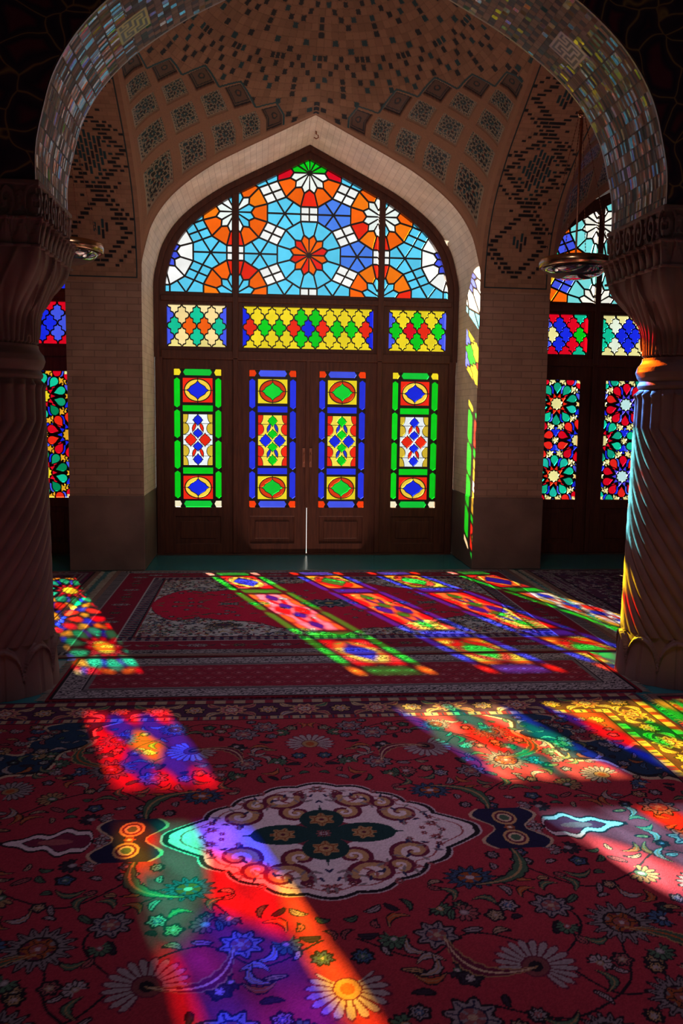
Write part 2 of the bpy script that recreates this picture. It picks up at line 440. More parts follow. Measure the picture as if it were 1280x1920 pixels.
# ---- glazed soffit of the arcade arches
def soffit_mesh():
    s, xx, zz = arc_resample(A-.006, .0045)
    y = np.linspace(YN+.002, YF-.002, 170)
    S, Yc = np.meshgrid(s, y, indexing='ij'); C = np.zeros((*S.shape, 4)); RN = np.full((*S.shape, 4), .5)
    SM = np.minimum(S, s[-1]-S)
    yl = Yc-YC
    # low part: upright small bricks; above: staggered diamond tiles
    rh = np.where(SM < 1.0, .066, .040); bw = np.where(SM < 1.0, .021, .036)
    row = np.floor(S/rh).astype(int); fr = S/rh-row
    q = (yl+1)/bw+.5*(row % 2); cx = np.floor(q).astype(int); fx = q-cx
    H = rng.rand(3, 211, 97)
    r0, r1, r2 = [H[k][row % 211, cx % 97] for k in range(3)]
    C[..., :3] = np.array((.23,.145,.11))*(.75+.5*r0)[..., None]
    dk = ((row+2*cx) % 4 == 0) | (r1 > .80)
    C[dk, :3] = (np.array((.05,.05,.075))*(.6+.8*r2)[..., None])[dk]
    tl = r1 < .07
    C[tl, :3] = np.array((.05,.13,.15))
    C[..., 3] = np.where(r2 > np.where(SM < 1.0, .42, .76), .97, .15)
    mo = (fr < .10) | (fx < .10)
    C[mo, :3] *= .55; C[mo, 3] = 0
    RN[..., 0] = r0; RN[..., 1] = r1; RN[..., 2] = r2
    # angular plaited square panels
    L = ["1111111111111","1000100000001","1110101111101","1010101000101","1011101010101","1000001010001","1011111011111",
         "1010000010001","1010111110101","1010100000101","1011101111101","1000001000001","1111111111111"]
    L = np.array([[int(ch) for ch in r] for r in L])
    for s0, y0, hw in ((1.72, .03, .185), (s[-1]-1.72, -.03, .185), (1.02, .05, .095), (s[-1]-1.02, .05, .095)):
        ii = np.floor((S-s0+hw)/(2*hw)*13).astype(int); jj = np.floor((yl-y0+hw)/(2*hw)*13).astype(int)
        ok = (ii >= 0) & (ii < 13) & (jj >= 0) & (jj < 13)
        v = np.zeros(S.shape, int); v[ok] = L[ii[ok], jj[ok]]
        C[ok, :3] = np.array((.05,.045,.06)); C[ok, 3] = .5; RN[ok] = .5
        w1 = ok & (v == 1); C[w1, :3] = np.array((.46,.40,.33)); C[w1, 3] = .9
    ed = (np.abs(yl) > .335); C[ed, :3] = np.array((.30,.21,.17)); C[ed, 3] = .6; RN[ed] = .5
    P = np.stack([np.repeat(xx[:, None], len(y), 1), Yc, np.repeat(zz[:, None], len(y), 1)+ZA-.004], -1)
    return grid_mesh('soffit', P, C, RN)
sm = soffit_mesh(); sm.materials.append(M['soffit'])
for k, (c, lab) in enumerate(((0., 'glazed brick soffit of the wide arch between the two columns'),
                              (-PITCH, 'glazed brick soffit of the arch left of the left column'),
                              (PITCH, 'glazed brick soffit of the arch right of the right column'))):
    tag(link('trim_%d' % (k+3), sm, loc=(c, 0, 0)), lab, 'arch', kind='structure')

# ------------------------------------------------------------------ stained glass
def area(p): return .5*sum(p[i][0]*p[(i+1) % len(p)][1]-p[(i+1) % len(p)][0]*p[i][1] for i in range(len(p)))
def offset(p, d):
    """move polygon edges outward by d (negative: inward)"""
    p = [tuple(q) for q in p]
    if area(p) < 0: p = p[::-1]
    n = len(p); out = []
    for i in range(n):
        a, b, c = Vector(p[i-1]), Vector(p[i]), Vector(p[(i+1) % n])
        e1, e2 = (b-a), (c-b)
        if e1.length < 1e-9 or e2.length < 1e-9: out.append(p[i]); continue
        n1 = Vector((e1.y, -e1.x)).normalized(); n2 = Vector((e2.y, -e2.x)).normalized()
        m = n1+n2
        if m.length < 1e-6: m = n1.copy()
        m.normalize(); k = d/max(.35, m.dot(n1))
        out.append((b.x+m.x*k, b.y+m.y*k))
    return out
def ell(cx, cy, rx, ry, n=28, a0=0): return [(cx+rx*math.cos(a0+2*PI*i/n), cy+ry*math.sin(a0+2*PI*i/n)) for i in range(n)]
def rect(x0, y0, x1, y1): return [(x0,y0),(x1,y0),(x1,y1),(x0,y1)]
def xf(p, cx, cy, ang=0, sx=1, sy=1):
    c, s = math.cos(ang), math.sin(ang)
    return [(cx+(x*sx)*c-(y*sy)*s, cy+(x*sx)*s+(y*sy)*c) for x, y in p]

def glass_panel(name, region, pieces, parent, y, label=None, lead_t=.012):
    """pieces: painter's list of (polygon, colour or None for lead). Splits the region into glass and lead meshes."""
    verts, faces = [], []
    for poly in [region]+[p for p, c in pieces]:
        faces.append(list(range(len(verts), len(verts)+len(poly)))); verts += [Vector((float(a), float(b))) for a, b in poly]
    r = delaunay_2d_cdt(verts, [], faces, 1, 1e-5)
    ov, of, og = r[0], r[2], r[5]
    G, Lf = [], []
    for f, g in zip(of, og):
        if 0 not in g: continue
        t = max(g)
        if t == 0 or pieces[t-1][1] is None: Lf.append(f)
        else: G.append((f, pieces[t-1][1], t))
    out = []
    for nm, fl, mat in ((name, [f for f, c, t in G], M['glass']), ('lead_came', Lf, M['lead'])):
        used = sorted({i for f in fl for i in f}); mp = {i: k for k, i in enumerate(used)}
        me = bpy.data.meshes.new(nm)
        me.from_pydata([(ov[i].x, 0, ov[i].y) for i in used], [], [[mp[i] for i in f] for f in fl])
        me.materials.append(mat)
        out.append(me)
    jit = rng.rand(len(pieces)+2)
    a = out[0].attributes.new('Col', 'FLOAT_COLOR', 'CORNER')
    cols = []
    for f, c, t in G:
        k = .88+.16*jit[t]
        cols += ([.66*min(1, q*k)**1.14 for q in c]+[1.])*len(f)
    a.data.foreach_set('color', cols)
    g = link(name, out[0], None, parent, (0, y, 0))
    l = link('lead_came', out[1], None, g)
    so = l.modifiers.new('Solidify', 'SOLIDIFY'); so.thickness = lead_t; so.offset = 0
    return g

W_ = (.97,.98,.95); CY = (.145,.69,.95); OR = (.96,.17,.008); RD = (.86,.035,.012); GR = (.004,.66,.02); BL = (.016,.035,.80)
LB = (.085,.13,.86); YE = (.90,.72,.03); CR = (.96,.88,.62); TE = (.01,.60,.36); CM = (.74,.004,.025); SB = (.10,.27,.88); AM = (.85,.45,.03); MG = (.85,.03,.02); PY = (.86,.80,.36); DG = (.0,.30,.12)

def fan_pieces(scheme):
    """twelve-petal rosettes on a staggered grid; spacing .75 across, .81 up, first full rosette at z 3.105"""
    sx, sz = .748, .812
    cen = {}
    for i in range(-3, 4):
        for j in range(-2, 4):
            z = 3.105 + sz*j + (sz/2 if i % 2 else 0)
            cen[(i, j)] = (i*sx, z)
    R = .345; sh = .90  # rosette radius; slightly squeezed across
    def node(c, deg, r): return (c[0]+r*.97*math.cos(math.radians(deg)), c[1]+r*math.sin(math.radians(deg)))
    P = []
    lw = .0085
    def add(poly, col): P.append((offset(poly, -lw), col))
    for key, c in cen.items():
        pet, rim = scheme['ros'](key)
        for k in range(12):
            a = 30*k
            # petal between lines at a and a+30, tip at a+15
            pc = pet(k) if callable(pet) else pet; rc = rim(k) if callable(rim) else rim
            add([c, node(c, a, R*.47), node(c, a+15, R*.60), node(c, a+30, R*.47)], pc)
            add([node(c, a-15, R*.60), node(c, a, R*.47), node(c, a+15, R*.60), node(c, a+15, R), node(c, a-15, R)], rc)
    keys = list(cen)
    def near(p, ks): return sorted(ks, key=lambda k: (cen[k][0]-p[0])**2+(cen[k][1]-p[1])**2)
    # stars at triangle centroids and white squares between neighbours
    done = set()
    for k1 in keys:
        for k2 in keys:
            if k2 <= k1: continue
            a, b = cen[k1], cen[k2]
            dx, dz = b[0]-a[0], b[1]-a[1]
            if math.hypot(dx, dz) > .9: continue
            # white quads: nodes of a facing b and of b facing a
            ang = round(math.degrees(math.atan2(dz, dx))/30)*30
            a1, a2 = node(a, ang-15, R), node(a, ang+15, R); b1, b2 = node(b, ang+180+15, R), node(b, ang+180-15, R)
            ma = tuple((np.array(a1)+a2)/2); mb = tuple((np.array(b1)+b2)/2)
            l = tuple((np.array(a1)+b1)/2); r = tuple((np.array(a2)+b2)/2); m = tuple((np.array(l)+r)/2)
            wc = scheme['sq'](k1, k2)
            for q in ([a1, ma, m, l], [ma, a2, r, m], [l, m, mb, b1], [m, r, b2, mb]): add(q, wc)
            for k3 in keys:
                if k3 <= k2: continue
                d = cen[k3]
                if math.hypot(d[0]-a[0], d[1]-a[1]) > .9 or math.hypot(d[0]-b[0], d[1]-b[1]) > .9: continue
                g = ((a[0]+b[0]+d[0])/3, (a[1]+b[1]+d[1])/3)
                nd = []
                for cc in (a, b, d):
                    best = sorted(range(12), key=lambda k: (node(cc, 15+30*k, R)[0]-g[0])**2+(node(cc, 15+30*k, R)[1]-g[1])**2)[:2]
                    nd += [node(cc, 15+30*k, R) for k in best]
                nd.sort(key=lambda p: math.atan2(p[1]-g[1], p[0]-g[0]))
                sc = scheme['star']((k1, k2, k3), g)
                for i in range(6):
                    p0, p1, p2 = nd[i-1], nd[i], nd[(i+1) % 6]
                    add([g, tuple((np.array(p0)+p1)/2), p1, tuple((np.array(p1)+p2)/2)], sc(i) if callable(sc) else sc)
    return P
rr_ = random.Random(3)
def ring_or(k): return rr_.choice([OR, OR, OR, RD, (.95,.24,.01)])
def ros_mid(key):
    if key == (0, 0): return (lambda k: rr_.choice([OR, OR, RD, MG])), CY
    if key == (0, 1): return (lambda k: GR if 0 <= k <= 5 else (.93,.98,.92)), (lambda k: CM if k in (0, 1, 5, 6) else ring_or(k))
    if key[0] in (-1, 1) and key[1] == 0: return (lambda k: CY if (k*key[0]) % 12 in (10, 9, 2, 1, 0) and rr_.random() < .7 else (.90,.98,.93)), ring_or
    if abs(key[0]) == 2: return (lambda k: LB), W_
    return (lambda k: CY), ring_or
MID = dict(ros=ros_mid, sq=lambda a, b: W_ if abs(a[0])+abs(b[0]) < 3 else CY,
           star=lambda ks, g: (lambda i: SB) if (g[0] > .2 and g[0] < .9 and 2.9 < g[1] < 3.6 and rr_.random() < .8) else CY)
def ros_side(key):
    if key[0] in (-1, 1): return (lambda k: (.97,.95,.85)), (.25,.80,.80)
    if key == (0, 0): return OR, (lambda k: rr_.choice([BL, LB]))
    return (lambda k: rr_.choice([BL, CM])), (lambda k: rr_.choice([OR, AM, TE]))
def ros_left(key):
    if key[0] in (-1, 1): return (lambda k: rr_.choice([OR, AM, OR])), TE
    return (lambda k: CM), (lambda k: rr_.choice([OR, AM]))
LEFT = dict(ros=ros_left, sq=lambda a, b: rr_.choice([RD, CM]), star=lambda ks, g: (lambda i: rr_.choice([BL, BL, (.10,.03,.7)])))
SIDE = dict(ros=ros_side, sq=lambda a, b: rr_.choice([LB, OR]), star=lambda ks, g: (lambda i: rr_.choice([OR, RD, LB])))

def tile_poly():
    """ogee quatrefoil that tessellates on a diamond lattice (corners at N,E,S,W)"""
    e = [(0,0),(.09,-.04),(.20,-.035),(.30,.03),(.39,.085),(.455,.065),(.545,-.065),(.61,-.085),(.70,-.03),(.80,.035),(.91,.04)]
    out = []
    def edge(p, q, flip):
        p, q = Vector(p), Vector(q); d = q-p; n = Vector((d.y, -d.x)) * (1 if not flip else 1)
        es = e if not flip else [(0,0)]+[(1-u, v) for u, v in e[:0:-1]]
        return [tuple(p+d*u+n*v) for u, v in es]
    N_, E_, S_, W2 = (0,1),(1,0),(0,-1),(-1,0)
    out = edge(S_, E_, False) + edge(E_, N_, True) + edge(N_, W2, False) + edge(W2, S_, True)
    return out
TILE = tile_poly()
def quatre_pieces(x0, x1, z0, z1, ncol, colors, pz):
    w = x1-x0; px = w/ncol; P = []
    zc = (z0+z1)/2
    for r in range(-3, 4):
        for k in range(-1, ncol+2):
            cx = x0 + (k+.5 + (.5 if r % 2 else 0))*px - (px*.0); cz = zc + r*pz
            if r % 2: cx = x0 + k*px
            else: cx = x0 + (k+.5)*px
            P.append((xf(TILE, cx, cz, 0, px/2*.885, pz*.905), colors(r, k)))
    return P

def arrow_bar(x0, y0, x1, y1, horiz, pt):
    xm, ym = (x0+x1)/2, (y0+y1)/2
    if horiz: return [(x0,ym),(x0+pt,y0),(x1-pt,y0),(x1,ym),(x1-pt,y1),(x0+pt,y1)]
    return [(xm,y0),(x1,y0+pt),(x1,y1-pt),(xm,y1),(x0,y1-pt),(x0,y0+pt)]
def ogee(cx, cy, w, h):
    q = [(1,0),(.80,.16),(.66,.42),(.40,.60),(.16,.78),(0,1)]
    r = q + [(-x, y) for x, y in q[-2::-1]]
    r = r + [(x, -y) for x, y in r[-2:0:-1]]
    return [(cx+x*w, cy+y*h) for x, y in r]
def door_pieces(x0, z0, x1, z1, c):
    """c: bars, corner_top, corner_bottom, square, ring, heart, base, side, drop, petal, lobe"""
    w, h = x1-x0, z1-z0
    X = lambda u: x0+u*w
    Z = lambda v: z1-v*h
    P = []
    def add(p, col): P.append((p, col))
    for u0, u1, s in ((0, .15, 1), (.85, 1, -1)):
        for v0, v1, cc in ((0, .045, c['ct']), (.955, 1, c['cb'])):
            vm = (v0+v1)/2
            if s > 0: add([(X(u0),Z(v1)),(X(u1-.035),Z(v1)),(X(u1),Z(vm)),(X(u1-.035),Z(v0)),(X(u0),Z(v0))], cc)
            else: add([(X(u1),Z(v1)),(X(u1),Z(v0)),(X(u0+.035),Z(v0)),(X(u0),Z(vm)),(X(u0+.035),Z(v1))], cc)
    for v0, v1 in ((0, .045), (.955, 1)): add(arrow_bar(X(.195), Z(v1), X(.805), Z(v0), True, .02), c['bar2'])
    for u0, u1 in ((0, .125), (.875, 1)):
        for v0, v1 in ((.062,.277),(.29,.498),(.511,.722),(.735,.937)): add(arrow_bar(X(u0), Z(v1), X(u1), Z(v0), False, .022), c['bar'])
    for v0, v1 in ((.26,.303),(.711,.755)): add(rect(X(.18), Z(v1), X(.82), Z(v0)), c['bar'])
    for v0, v1 in ((.064,.238),(.772,.94)):
        vm = (v0+v1)/2; a, b = .315*w, (v1-v0)/2*h
        cx, cz = X(.5), Z(vm)
        add(rect(cx-a, cz-b, cx+a, cz+b), c['sq'])
        add(ell(cx, cz, a*.93, b*.97), None); add(ell(cx, cz, a*.86, b*.88), c['ring'])
        add(rect(cx-.004, cz-b, cx+.004, cz+b), None); add(rect(cx-a, cz-.004, cx+a, cz+.004), None)
        og = ogee(cx, cz, a*.70, b*.72); add(offset(og, .007), None); add(og, c['heart'])
    # middle picture
    u0, u1, v0, v1 = .19, .81, .325, .692
    add(rect(X(u0), Z(v1), X(u1), Z(v0)), c['base'])
    def L(u): return X(u0+(u1-u0)*u)
    def K(v): return Z(v0+(v1-v0)*v)
    ww, hh = w*(u1-u0), h*(v1-v0)
    for s in (0, 1):
        for v, rx, ry in ((.02,.16,.16),(.275,.19,.115),(.725,.19,.115),(.98,.16,.16)):
            e = ell(L(s), K(v), rx*ww, ry*hh, 20); cl = lambda p: clip_z2(clip_x(clip_x(p, L(0), 1), L(1), -1), K(1), K(0)); add(cl(offset(e, .006)), None); add(cl(e), c['side'])
    for v in (.18, .40, .60, .82): add(rect(L(0), K(v)-.003, L(1), K(v)+.003), None)
    for v in (.25, .75):
        for s in (-1, 1):
            p = xf([(0,-1),(.55,-.35),(.6,.25),(.1,1),(-.45,.4),(-.4,-.4)], L(.5)+s*.125*ww, K(v), s*.35, .085*ww*s, .085*hh)
            if area(p) < 0: p = p[::-1]
            add(offset(p, .006), None); add(p, c['petal'])
    for s in (-1, 1):
        p = ogee(L(.5)+s*.245*ww, K(.5), .20*ww, .125*hh); add(offset(p, .006), None); add(p, c['lobe'])
    for v, a in ((.11,.105),(.37,.09),(.63,.09),(.89,.105)):
        p = ogee(L(.5), K(v), .16*ww, a*hh); add(offset(p, .006), None); add(p, c['drop'])
    return P
C_GREEN = dict(ct=YE, cb=CR, bar=GR, bar2=(.01,.62,.06), sq=RD, ring=(.95,.66,.08), heart=BL, base=(.90,.96,.97), side=(.72,.52,.05), drop=BL, petal=RD, lobe=RD)
C_BLUE = dict(ct=(.92,.07,.008), cb=(.92,.07,.008), bar=(.03,.05,.78), bar2=LB, sq=YE, ring=(.70,.06,.01), heart=(.01,.66,.05), base=(.92,.76,.10), side=RD, drop=GR, petal=(.03,.06,.62), lobe=BL)

def star_panel_pieces(x0, z0, x1, z1, var):
    cx, cz = (x0+x1)/2, (z0+z1)/2; P = []
    def drop(x, y, ang, r, w):   # rounded drop, point towards centre of its rosette (local -y)
        q = [(0,-1),(.30,-.62),(.70,-.18),(.88,.28),(.72,.70),(.35,.93),(0,1),(-.35,.93),(-.72,.70),(-.88,.28),(-.70,-.18),(-.30,-.62)]
        return xf(q, x, y, ang, w, r)
    def st(x, y, r, n=5, inn=.45, a0=0): return [(x+(r if i % 2 == 0 else r*inn)*math.cos(a0+PI*i/n), y+(r if i % 2 == 0 else r*inn)*math.sin(a0+PI*i/n)) for i in range(2*n)]
    main = dict(pet=[TE, (.01,.42,.25), (.02,.58,.45)], tri=RD, cen=PY) if var == 'A' else dict(pet=[CM, CM, MG], tri=(.09,.07,.75), cen=(.55,.80,.78))
    side = dict(pet=[CM, MG], tri=BL, cen=PY) if var == 'A' else dict(pet=[TE, (.01,.40,.26), TE], tri=CM, cen=PY)
    if var == 'C': main, side = dict(pet=[DG, TE, (.01,.40,.2)], tri=CM, cen=YE), dict(pet=[CM, RD], tri=BL, cen=AM)
    hd = .39; hw = (x1-x0)/2
    ros = [(cx, cz+hd, main, 90), (cx, cz-hd, main, 90), (cx-hw-.005, cz, side, 90), (cx+hw+.005, cz, side, 90),
           (cx-hw-.005, cz+2*hd, side, 90), (cx+hw+.005, cz+2*hd, side, 90), (cx-hw-.005, cz-2*hd, side, 90), (cx+hw+.005, cz-2*hd, side, 90)]
    r3 = random.Random(5)
    for x, z, s, a0 in ros:                      # outer fillers first
        for k in range(10):
            a = math.radians(a0+36*k)
            P.append((drop(x+.300*math.cos(a), z+.300*math.sin(a), a+PI/2, .052, .043), r3.choice([BL, LB, BL])))
        for k in range(20):
            a = math.radians(a0+18*k+9)
            P.append((st(x+.335*math.cos(a), z+.335*math.sin(a), .024, 3, .5, a), CM))
    for x, z, s, a0 in ros:
        for k in range(10):
            a = math.radians(a0+36*k+18)
            q = st(x+.245*math.cos(a), z+.245*math.sin(a), .041, 5, .48, a)
            P.append((offset(q, .008), None)); P.append((q, PY if var != 'C' else AM))
    for x, z, s, a0 in ros:
        for k in range(10):
            a = math.radians(a0+36*k)
            d = drop(x+.168*math.cos(a), z+.168*math.sin(a), a-PI/2, .058, .047)
            P.append((offset(d, .009), None)); P.append((d, r3.choice(s['pet'])))
        P.append((ell(x, z, .105, .105, 24), None))
        for k in range(10):
            a = math.radians(a0+36*k+18)
            P.append((xf([(-.020,-.018),(.020,-.018),(0,.03)], x+.088*math.cos(a), z+.088*math.sin(a), a-PI/2), s['tri']))
        P.append((st(x, z, .066, 10, .78, PI/10), s['cen']))
    for sx in (0, 1):
        for sz in (0, 1):
            xx, zz = (x0, x1)[sx], (z0, z1)[sz]
            P.append((rect(xx-.03, zz-.03, xx+.03, zz+.03), PY))
    return P

# ------------------------------------------------------------------ timber screens (window + doors of one bay)
QX = (1.442, .8406, .6732); QZ = (2.157, 2.576); XM = .748; ZF = 2.697
PX = ((-1.377,-.8945), (-.605,-.1226), (.1226,.605), (.8945,1.377))
def inset_arch(d, zs):
    pts = arch_pts(A, ZS)
    poly = offset([(-A, ZS-1)]+pts+[(A, ZS-1)], -d)
    return poly
def clip_x(poly, x, keep):      # keep side of vertical line
    out = []
    for i in range(len(poly)):
        a, b = poly[i-1], poly[i]
        ia, ib = (a[0]-x)*keep >= 0, (b[0]-x)*keep >= 0
        if ia != ib:
            t = (x-a[0])/(b[0]-a[0]); out.append((x, a[1]+t*(b[1]-a[1])))
        if ib: out.append(b)
    return out
def clip_z(poly, z):
    sw = [(b, a) for a, b in poly]; r = clip_x(sw, z, 1); return [(b, a) for a, b in r]
def clip_z2(poly, a, b):
    sw = clip_x(clip_x([(y, x) for x, y in poly], a, 1), b, -1); return [(x, y) for y, x in sw]
def plate(bm, poly, holes, y0, y1):
    """solid plate in the x-z plane with holes"""
    verts, faces = [], []
    for p in [poly]+holes:
        faces.append(list(range(len(verts), len(verts)+len(p)))); verts += [Vector((float(a), float(b))) for a, b in p]
    r = delaunay_2d_cdt(verts, [], faces, 1, 1e-5)
    fs = [f for f, g in zip(r[2], r[5]) if g == [0]]
    ed = {}
    for f in fs:
        for i in range(len(f)):
            a, b = f[i], f[(i+1) % len(f)]
            if (b, a) in ed: del ed[(b, a)]
            else: ed[(a, b)] = 1
    v0 = [bm.verts.new((p.x, y0, p.y)) for p in r[0]]; v1 = [bm.verts.new((p.x, y1, p.y)) for p in r[0]]
    for f in fs:
        bm.faces.new([v0[i] for i in f]); bm.faces.new([v1[i] for i in f[::-1]])
    for a, b in ed: bm.faces.new((v0[a], v0[b], v1[b], v1[a]))
    bmesh.ops.recalc_face_normals(bm, faces=bm.faces)

def build_bay(cx, n, scheme, tcol, doors, where, pz):
    """window_n: arched frame, fan lights, row of quatrefoil lights; door_..: four glazed leaves below"""
    win = empty('window_%d' % n, (cx, YW, 0))
    tag(win, {1: 'stained glass arch window of the left bay, half hidden by the left column and pier',
              2: 'large stained glass fan window in the middle bay, above four doors',
              3: 'stained glass arch window of the right bay, partly behind the right column'}[n], 'window', kind='structure')
    ga = clip_z(inset_arch(.118, ZS), ZF)
    fans = [clip_x(ga, -XM-.036, -1), clip_x(clip_x(ga, -XM+.036, 1), XM-.036, -1), clip_x(ga, XM+.036, 1)]
    quats = [(-QX[0], -QX[1]), (-QX[2], QX[2]), (QX[1], QX[0])]
    zb = 2.045
    bm = bmesh.new()
    outer = clip_z(inset_arch(.004, ZS), zb)
    plate(bm, outer, fans+[rect(a, QZ[0], b, QZ[1]) for a, b in quats], -.035, .035)
    fr = from_bm('window_frame', bm, M['wood'], win)
    bm = bmesh.new()
    for s in (-1, 1):
        box(bm, s*XM-.032, s*XM+.032, -.06, -.034, zb, (ZS+prof(XM/A)-.13))
    box(bm, -1.5, 1.5, -.058, -.034, 2.61, 2.665); box(bm, -1.5, 1.5, -.055, -.034, 2.03, 2.12)
    o = from_bm('mullion', bm, M['wood'], win); bevel(o, .008)
    bm = bmesh.new()      # moulded arch rim in front of the frame
    a1, a2 = arch_pts(A-.006, ZS), offset([(-A, ZS-1)]+arch_pts(A, ZS)+[(A, ZS-1)], -.05)
    plate(bm, clip_z(inset_arch(.006, ZS), zb), [clip_z(inset_arch(.055, ZS), zb-.01)], -.06, -.034)
    o = from_bm('arch_rim', bm, M['wood'], win)
    fp = fan_pieces(scheme)
    for reg in fans: glass_panel('fan_glass', reg, fp, win, 0)
    for q, (a, b) in enumerate(quats):
        ncol = 4 if q != 1 else 9
        if n != 2: ncol = 4 if q != 1 else 9
        glass_panel('transom_glass', rect(a, QZ[0], b, QZ[1]), quatre_pieces(a, b, *QZ, ncol, lambda r, k, q=q: tcol(q, r, k), pz), win, 0)
    # doors
    bm = bmesh.new()
    for s in (-1, 1):
        box(bm, s*XM-.026, s*XM+.026, -.055, -.0285, .02, zb+.005); box(bm, s*1.52-.035, s*1.52+.035, -.055, -.0285, .0, zb+.005)
    o = from_bm('door_post', bm, M['wood'], win); bevel(o, .006)
    bm = bmesh.new(); box(bm, -1.56, 1.56, -.06, .06, 0, .0135); from_bm('sill', bm, M['wood'], win)
    bm = bmesh.new(); box(bm, -.022, .022, -.045, -.0285, .50, zb+.003); o = from_bm('astragal', bm, M['wood'], win); bevel(o, .005)
    lims = ((-1.565, -XM-.001), (-XM+.001, -.0032), (.0032, XM-.001), (XM+.001, 1.565))
    for d in range(4):
        kind, pcs, lab, (z0, z1) = doors[d]
        x0, x1 = lims[d]; a, b = PX[d]
        de = empty('door_%d' % ((n-1)*4+d+1), (cx, YW, 0)); tag(de, lab, 'door', kind='structure')
        bm = bmesh.new()
        plate(bm, rect(x0, .014, x1, zb-.0005), [rect(a, z0, b, z1), rect(a+.01, .12, b-.01, z0-.10)], -.028, .028)
        o = from_bm('leaf_frame', bm, M['wood'], de); bevel(o, .006, 2)
        bm = bmesh.new(); box(bm, a+.005, b-.005, -.012, .012, .115, z0-.095); box(bm, a+.06, b-.06, -.022, -.0118, .17, z0-.15)
        o = from_bm('bottom_panel', bm, M['wood'], de); bevel(o, .008, 2)
        glass_panel('glass_panel', rect(a, z0, b, z1), pcs(a, z0, b, z1), de, 0)
        if n == 2 and d in (1, 2):
            bm = bmesh.new(); hx = -.035 if d == 1 else .035
            box(bm, hx-.014, hx+.014, -.036, -.0285, .93, 1.13); tube(bm, [(hx, -.036, .98), (hx, -.07, 1.0), (hx, -.07, 1.06), (hx, -.036, 1.08)], .006)
            from_bm('door_handle', bm, M['iron'], de)
    # cross rail joint between doors and window is covered by the posts
    return win

rt = random.Random(11)
def tcol_mid(q, r, k):
    edge = (r % 2 and (k == 0 or k == (4 if q != 1 else 9)))
    if q == 1:
        if r in (-1, 1): 
            if k in (0, 9): return BL
            return YE if k in (1, 2, 3, 6, 7, 8) else GR
        if r == 0: return [RD, GR, GR, RD, BL, RD, GR, GR, RD][k] if 0 <= k < 9 else YE
        return YE
    if q == 0:
        if r in (-1, 1): return LB if k in (0, 4) else ((.97,.76,.36) if k in (1, 3) else TE)
        if r == 0: return [TE, (.92,.15,.01), (.92,.15,.01), TE][k] if 0 <= k < 4 else CR
        return (.96,.80,.42) if r > 0 else (.93,.80,.3)
    if r in (-1, 1): return LB if k in (0, 4) else (YE if k in (1, 3) else GR)
    if r == 0: return [GR, CM, RD, GR][k] if 0 <= k < 4 else YE
    return YE
def tcol_side(q, r, k):
    if q == 0:
        if r == 0: return [LB, PY, BL, GR][k % 4]
        if r in (-1, 1): return LB if k < 2 else (BL if k == 2 else CM)
        return CM if k < 3 else TE
    if q == 1:
        if r == 0: return [TE, BL, BL, CM, PY, CM, BL, BL, TE][k % 9]
        if r in (-1, 1): return [TE, (.8,.88,.72), BL, PY, CM, CM, PY, BL, (.8,.88,.72), TE][k % 10]
        return PY
    if r == 0: return [CM, YE, BL, LB][k % 4]
    if r in (-1, 1): return CM if k in (0, 4) else (BL if k < 3 else LB)
    return CM
zr = (.504, 1.931); zq = (.60, 1.885)
SP = lambda v: (lambda a, z0, b, z1: star_panel_pieces(a, z0, b, z1, v))
DP = lambda c: (lambda a, z0, b, z1: door_pieces(a, z0, b, z1, c))
build_bay(0., 2, MID, tcol_mid, [
    ('g', DP(C_GREEN), 'leftmost middle bay door, green bordered glass with white corner panes', zr),
    ('b', DP(C_BLUE), 'blue bordered glass door left of the gap of daylight in the middle', zr),
    ('b', DP(C_BLUE), 'blue bordered glass door right of the gap of daylight in the middle', zr),
    ('g', DP(C_GREEN), 'rightmost middle bay door, green bordered glass beside the right pier', zr)], 'middle', .1075)
build_bay(PITCH, 3, SIDE, tcol_side, [
    ('s', SP('A'), 'right bay door with teal petal star glass, next to the right pier', zq),
    ('s', SP('B'), 'right bay door with red petal star glass, beside the right column', zq),
    ('s', SP('B'), 'right bay door second from the right end, behind the right column', zq),
    ('s', SP('A'), 'right bay door farthest to the right, beyond the right column', zq)], 'right', .100)
build_bay(-PITCH, 1, LEFT, tcol_side, [
    ('s', SP('C'), 'left bay door farthest to the left, beyond the left column', zq),
    ('s', SP('B'), 'left bay door second from the left end, behind the left column', zq),
    ('s', SP('B'), 'left bay door with red petal star glass, behind the left column', zq),
    ('s', SP('C'), 'left bay door with green petal star glass, next to the left pier', zq)], 'left', .100)

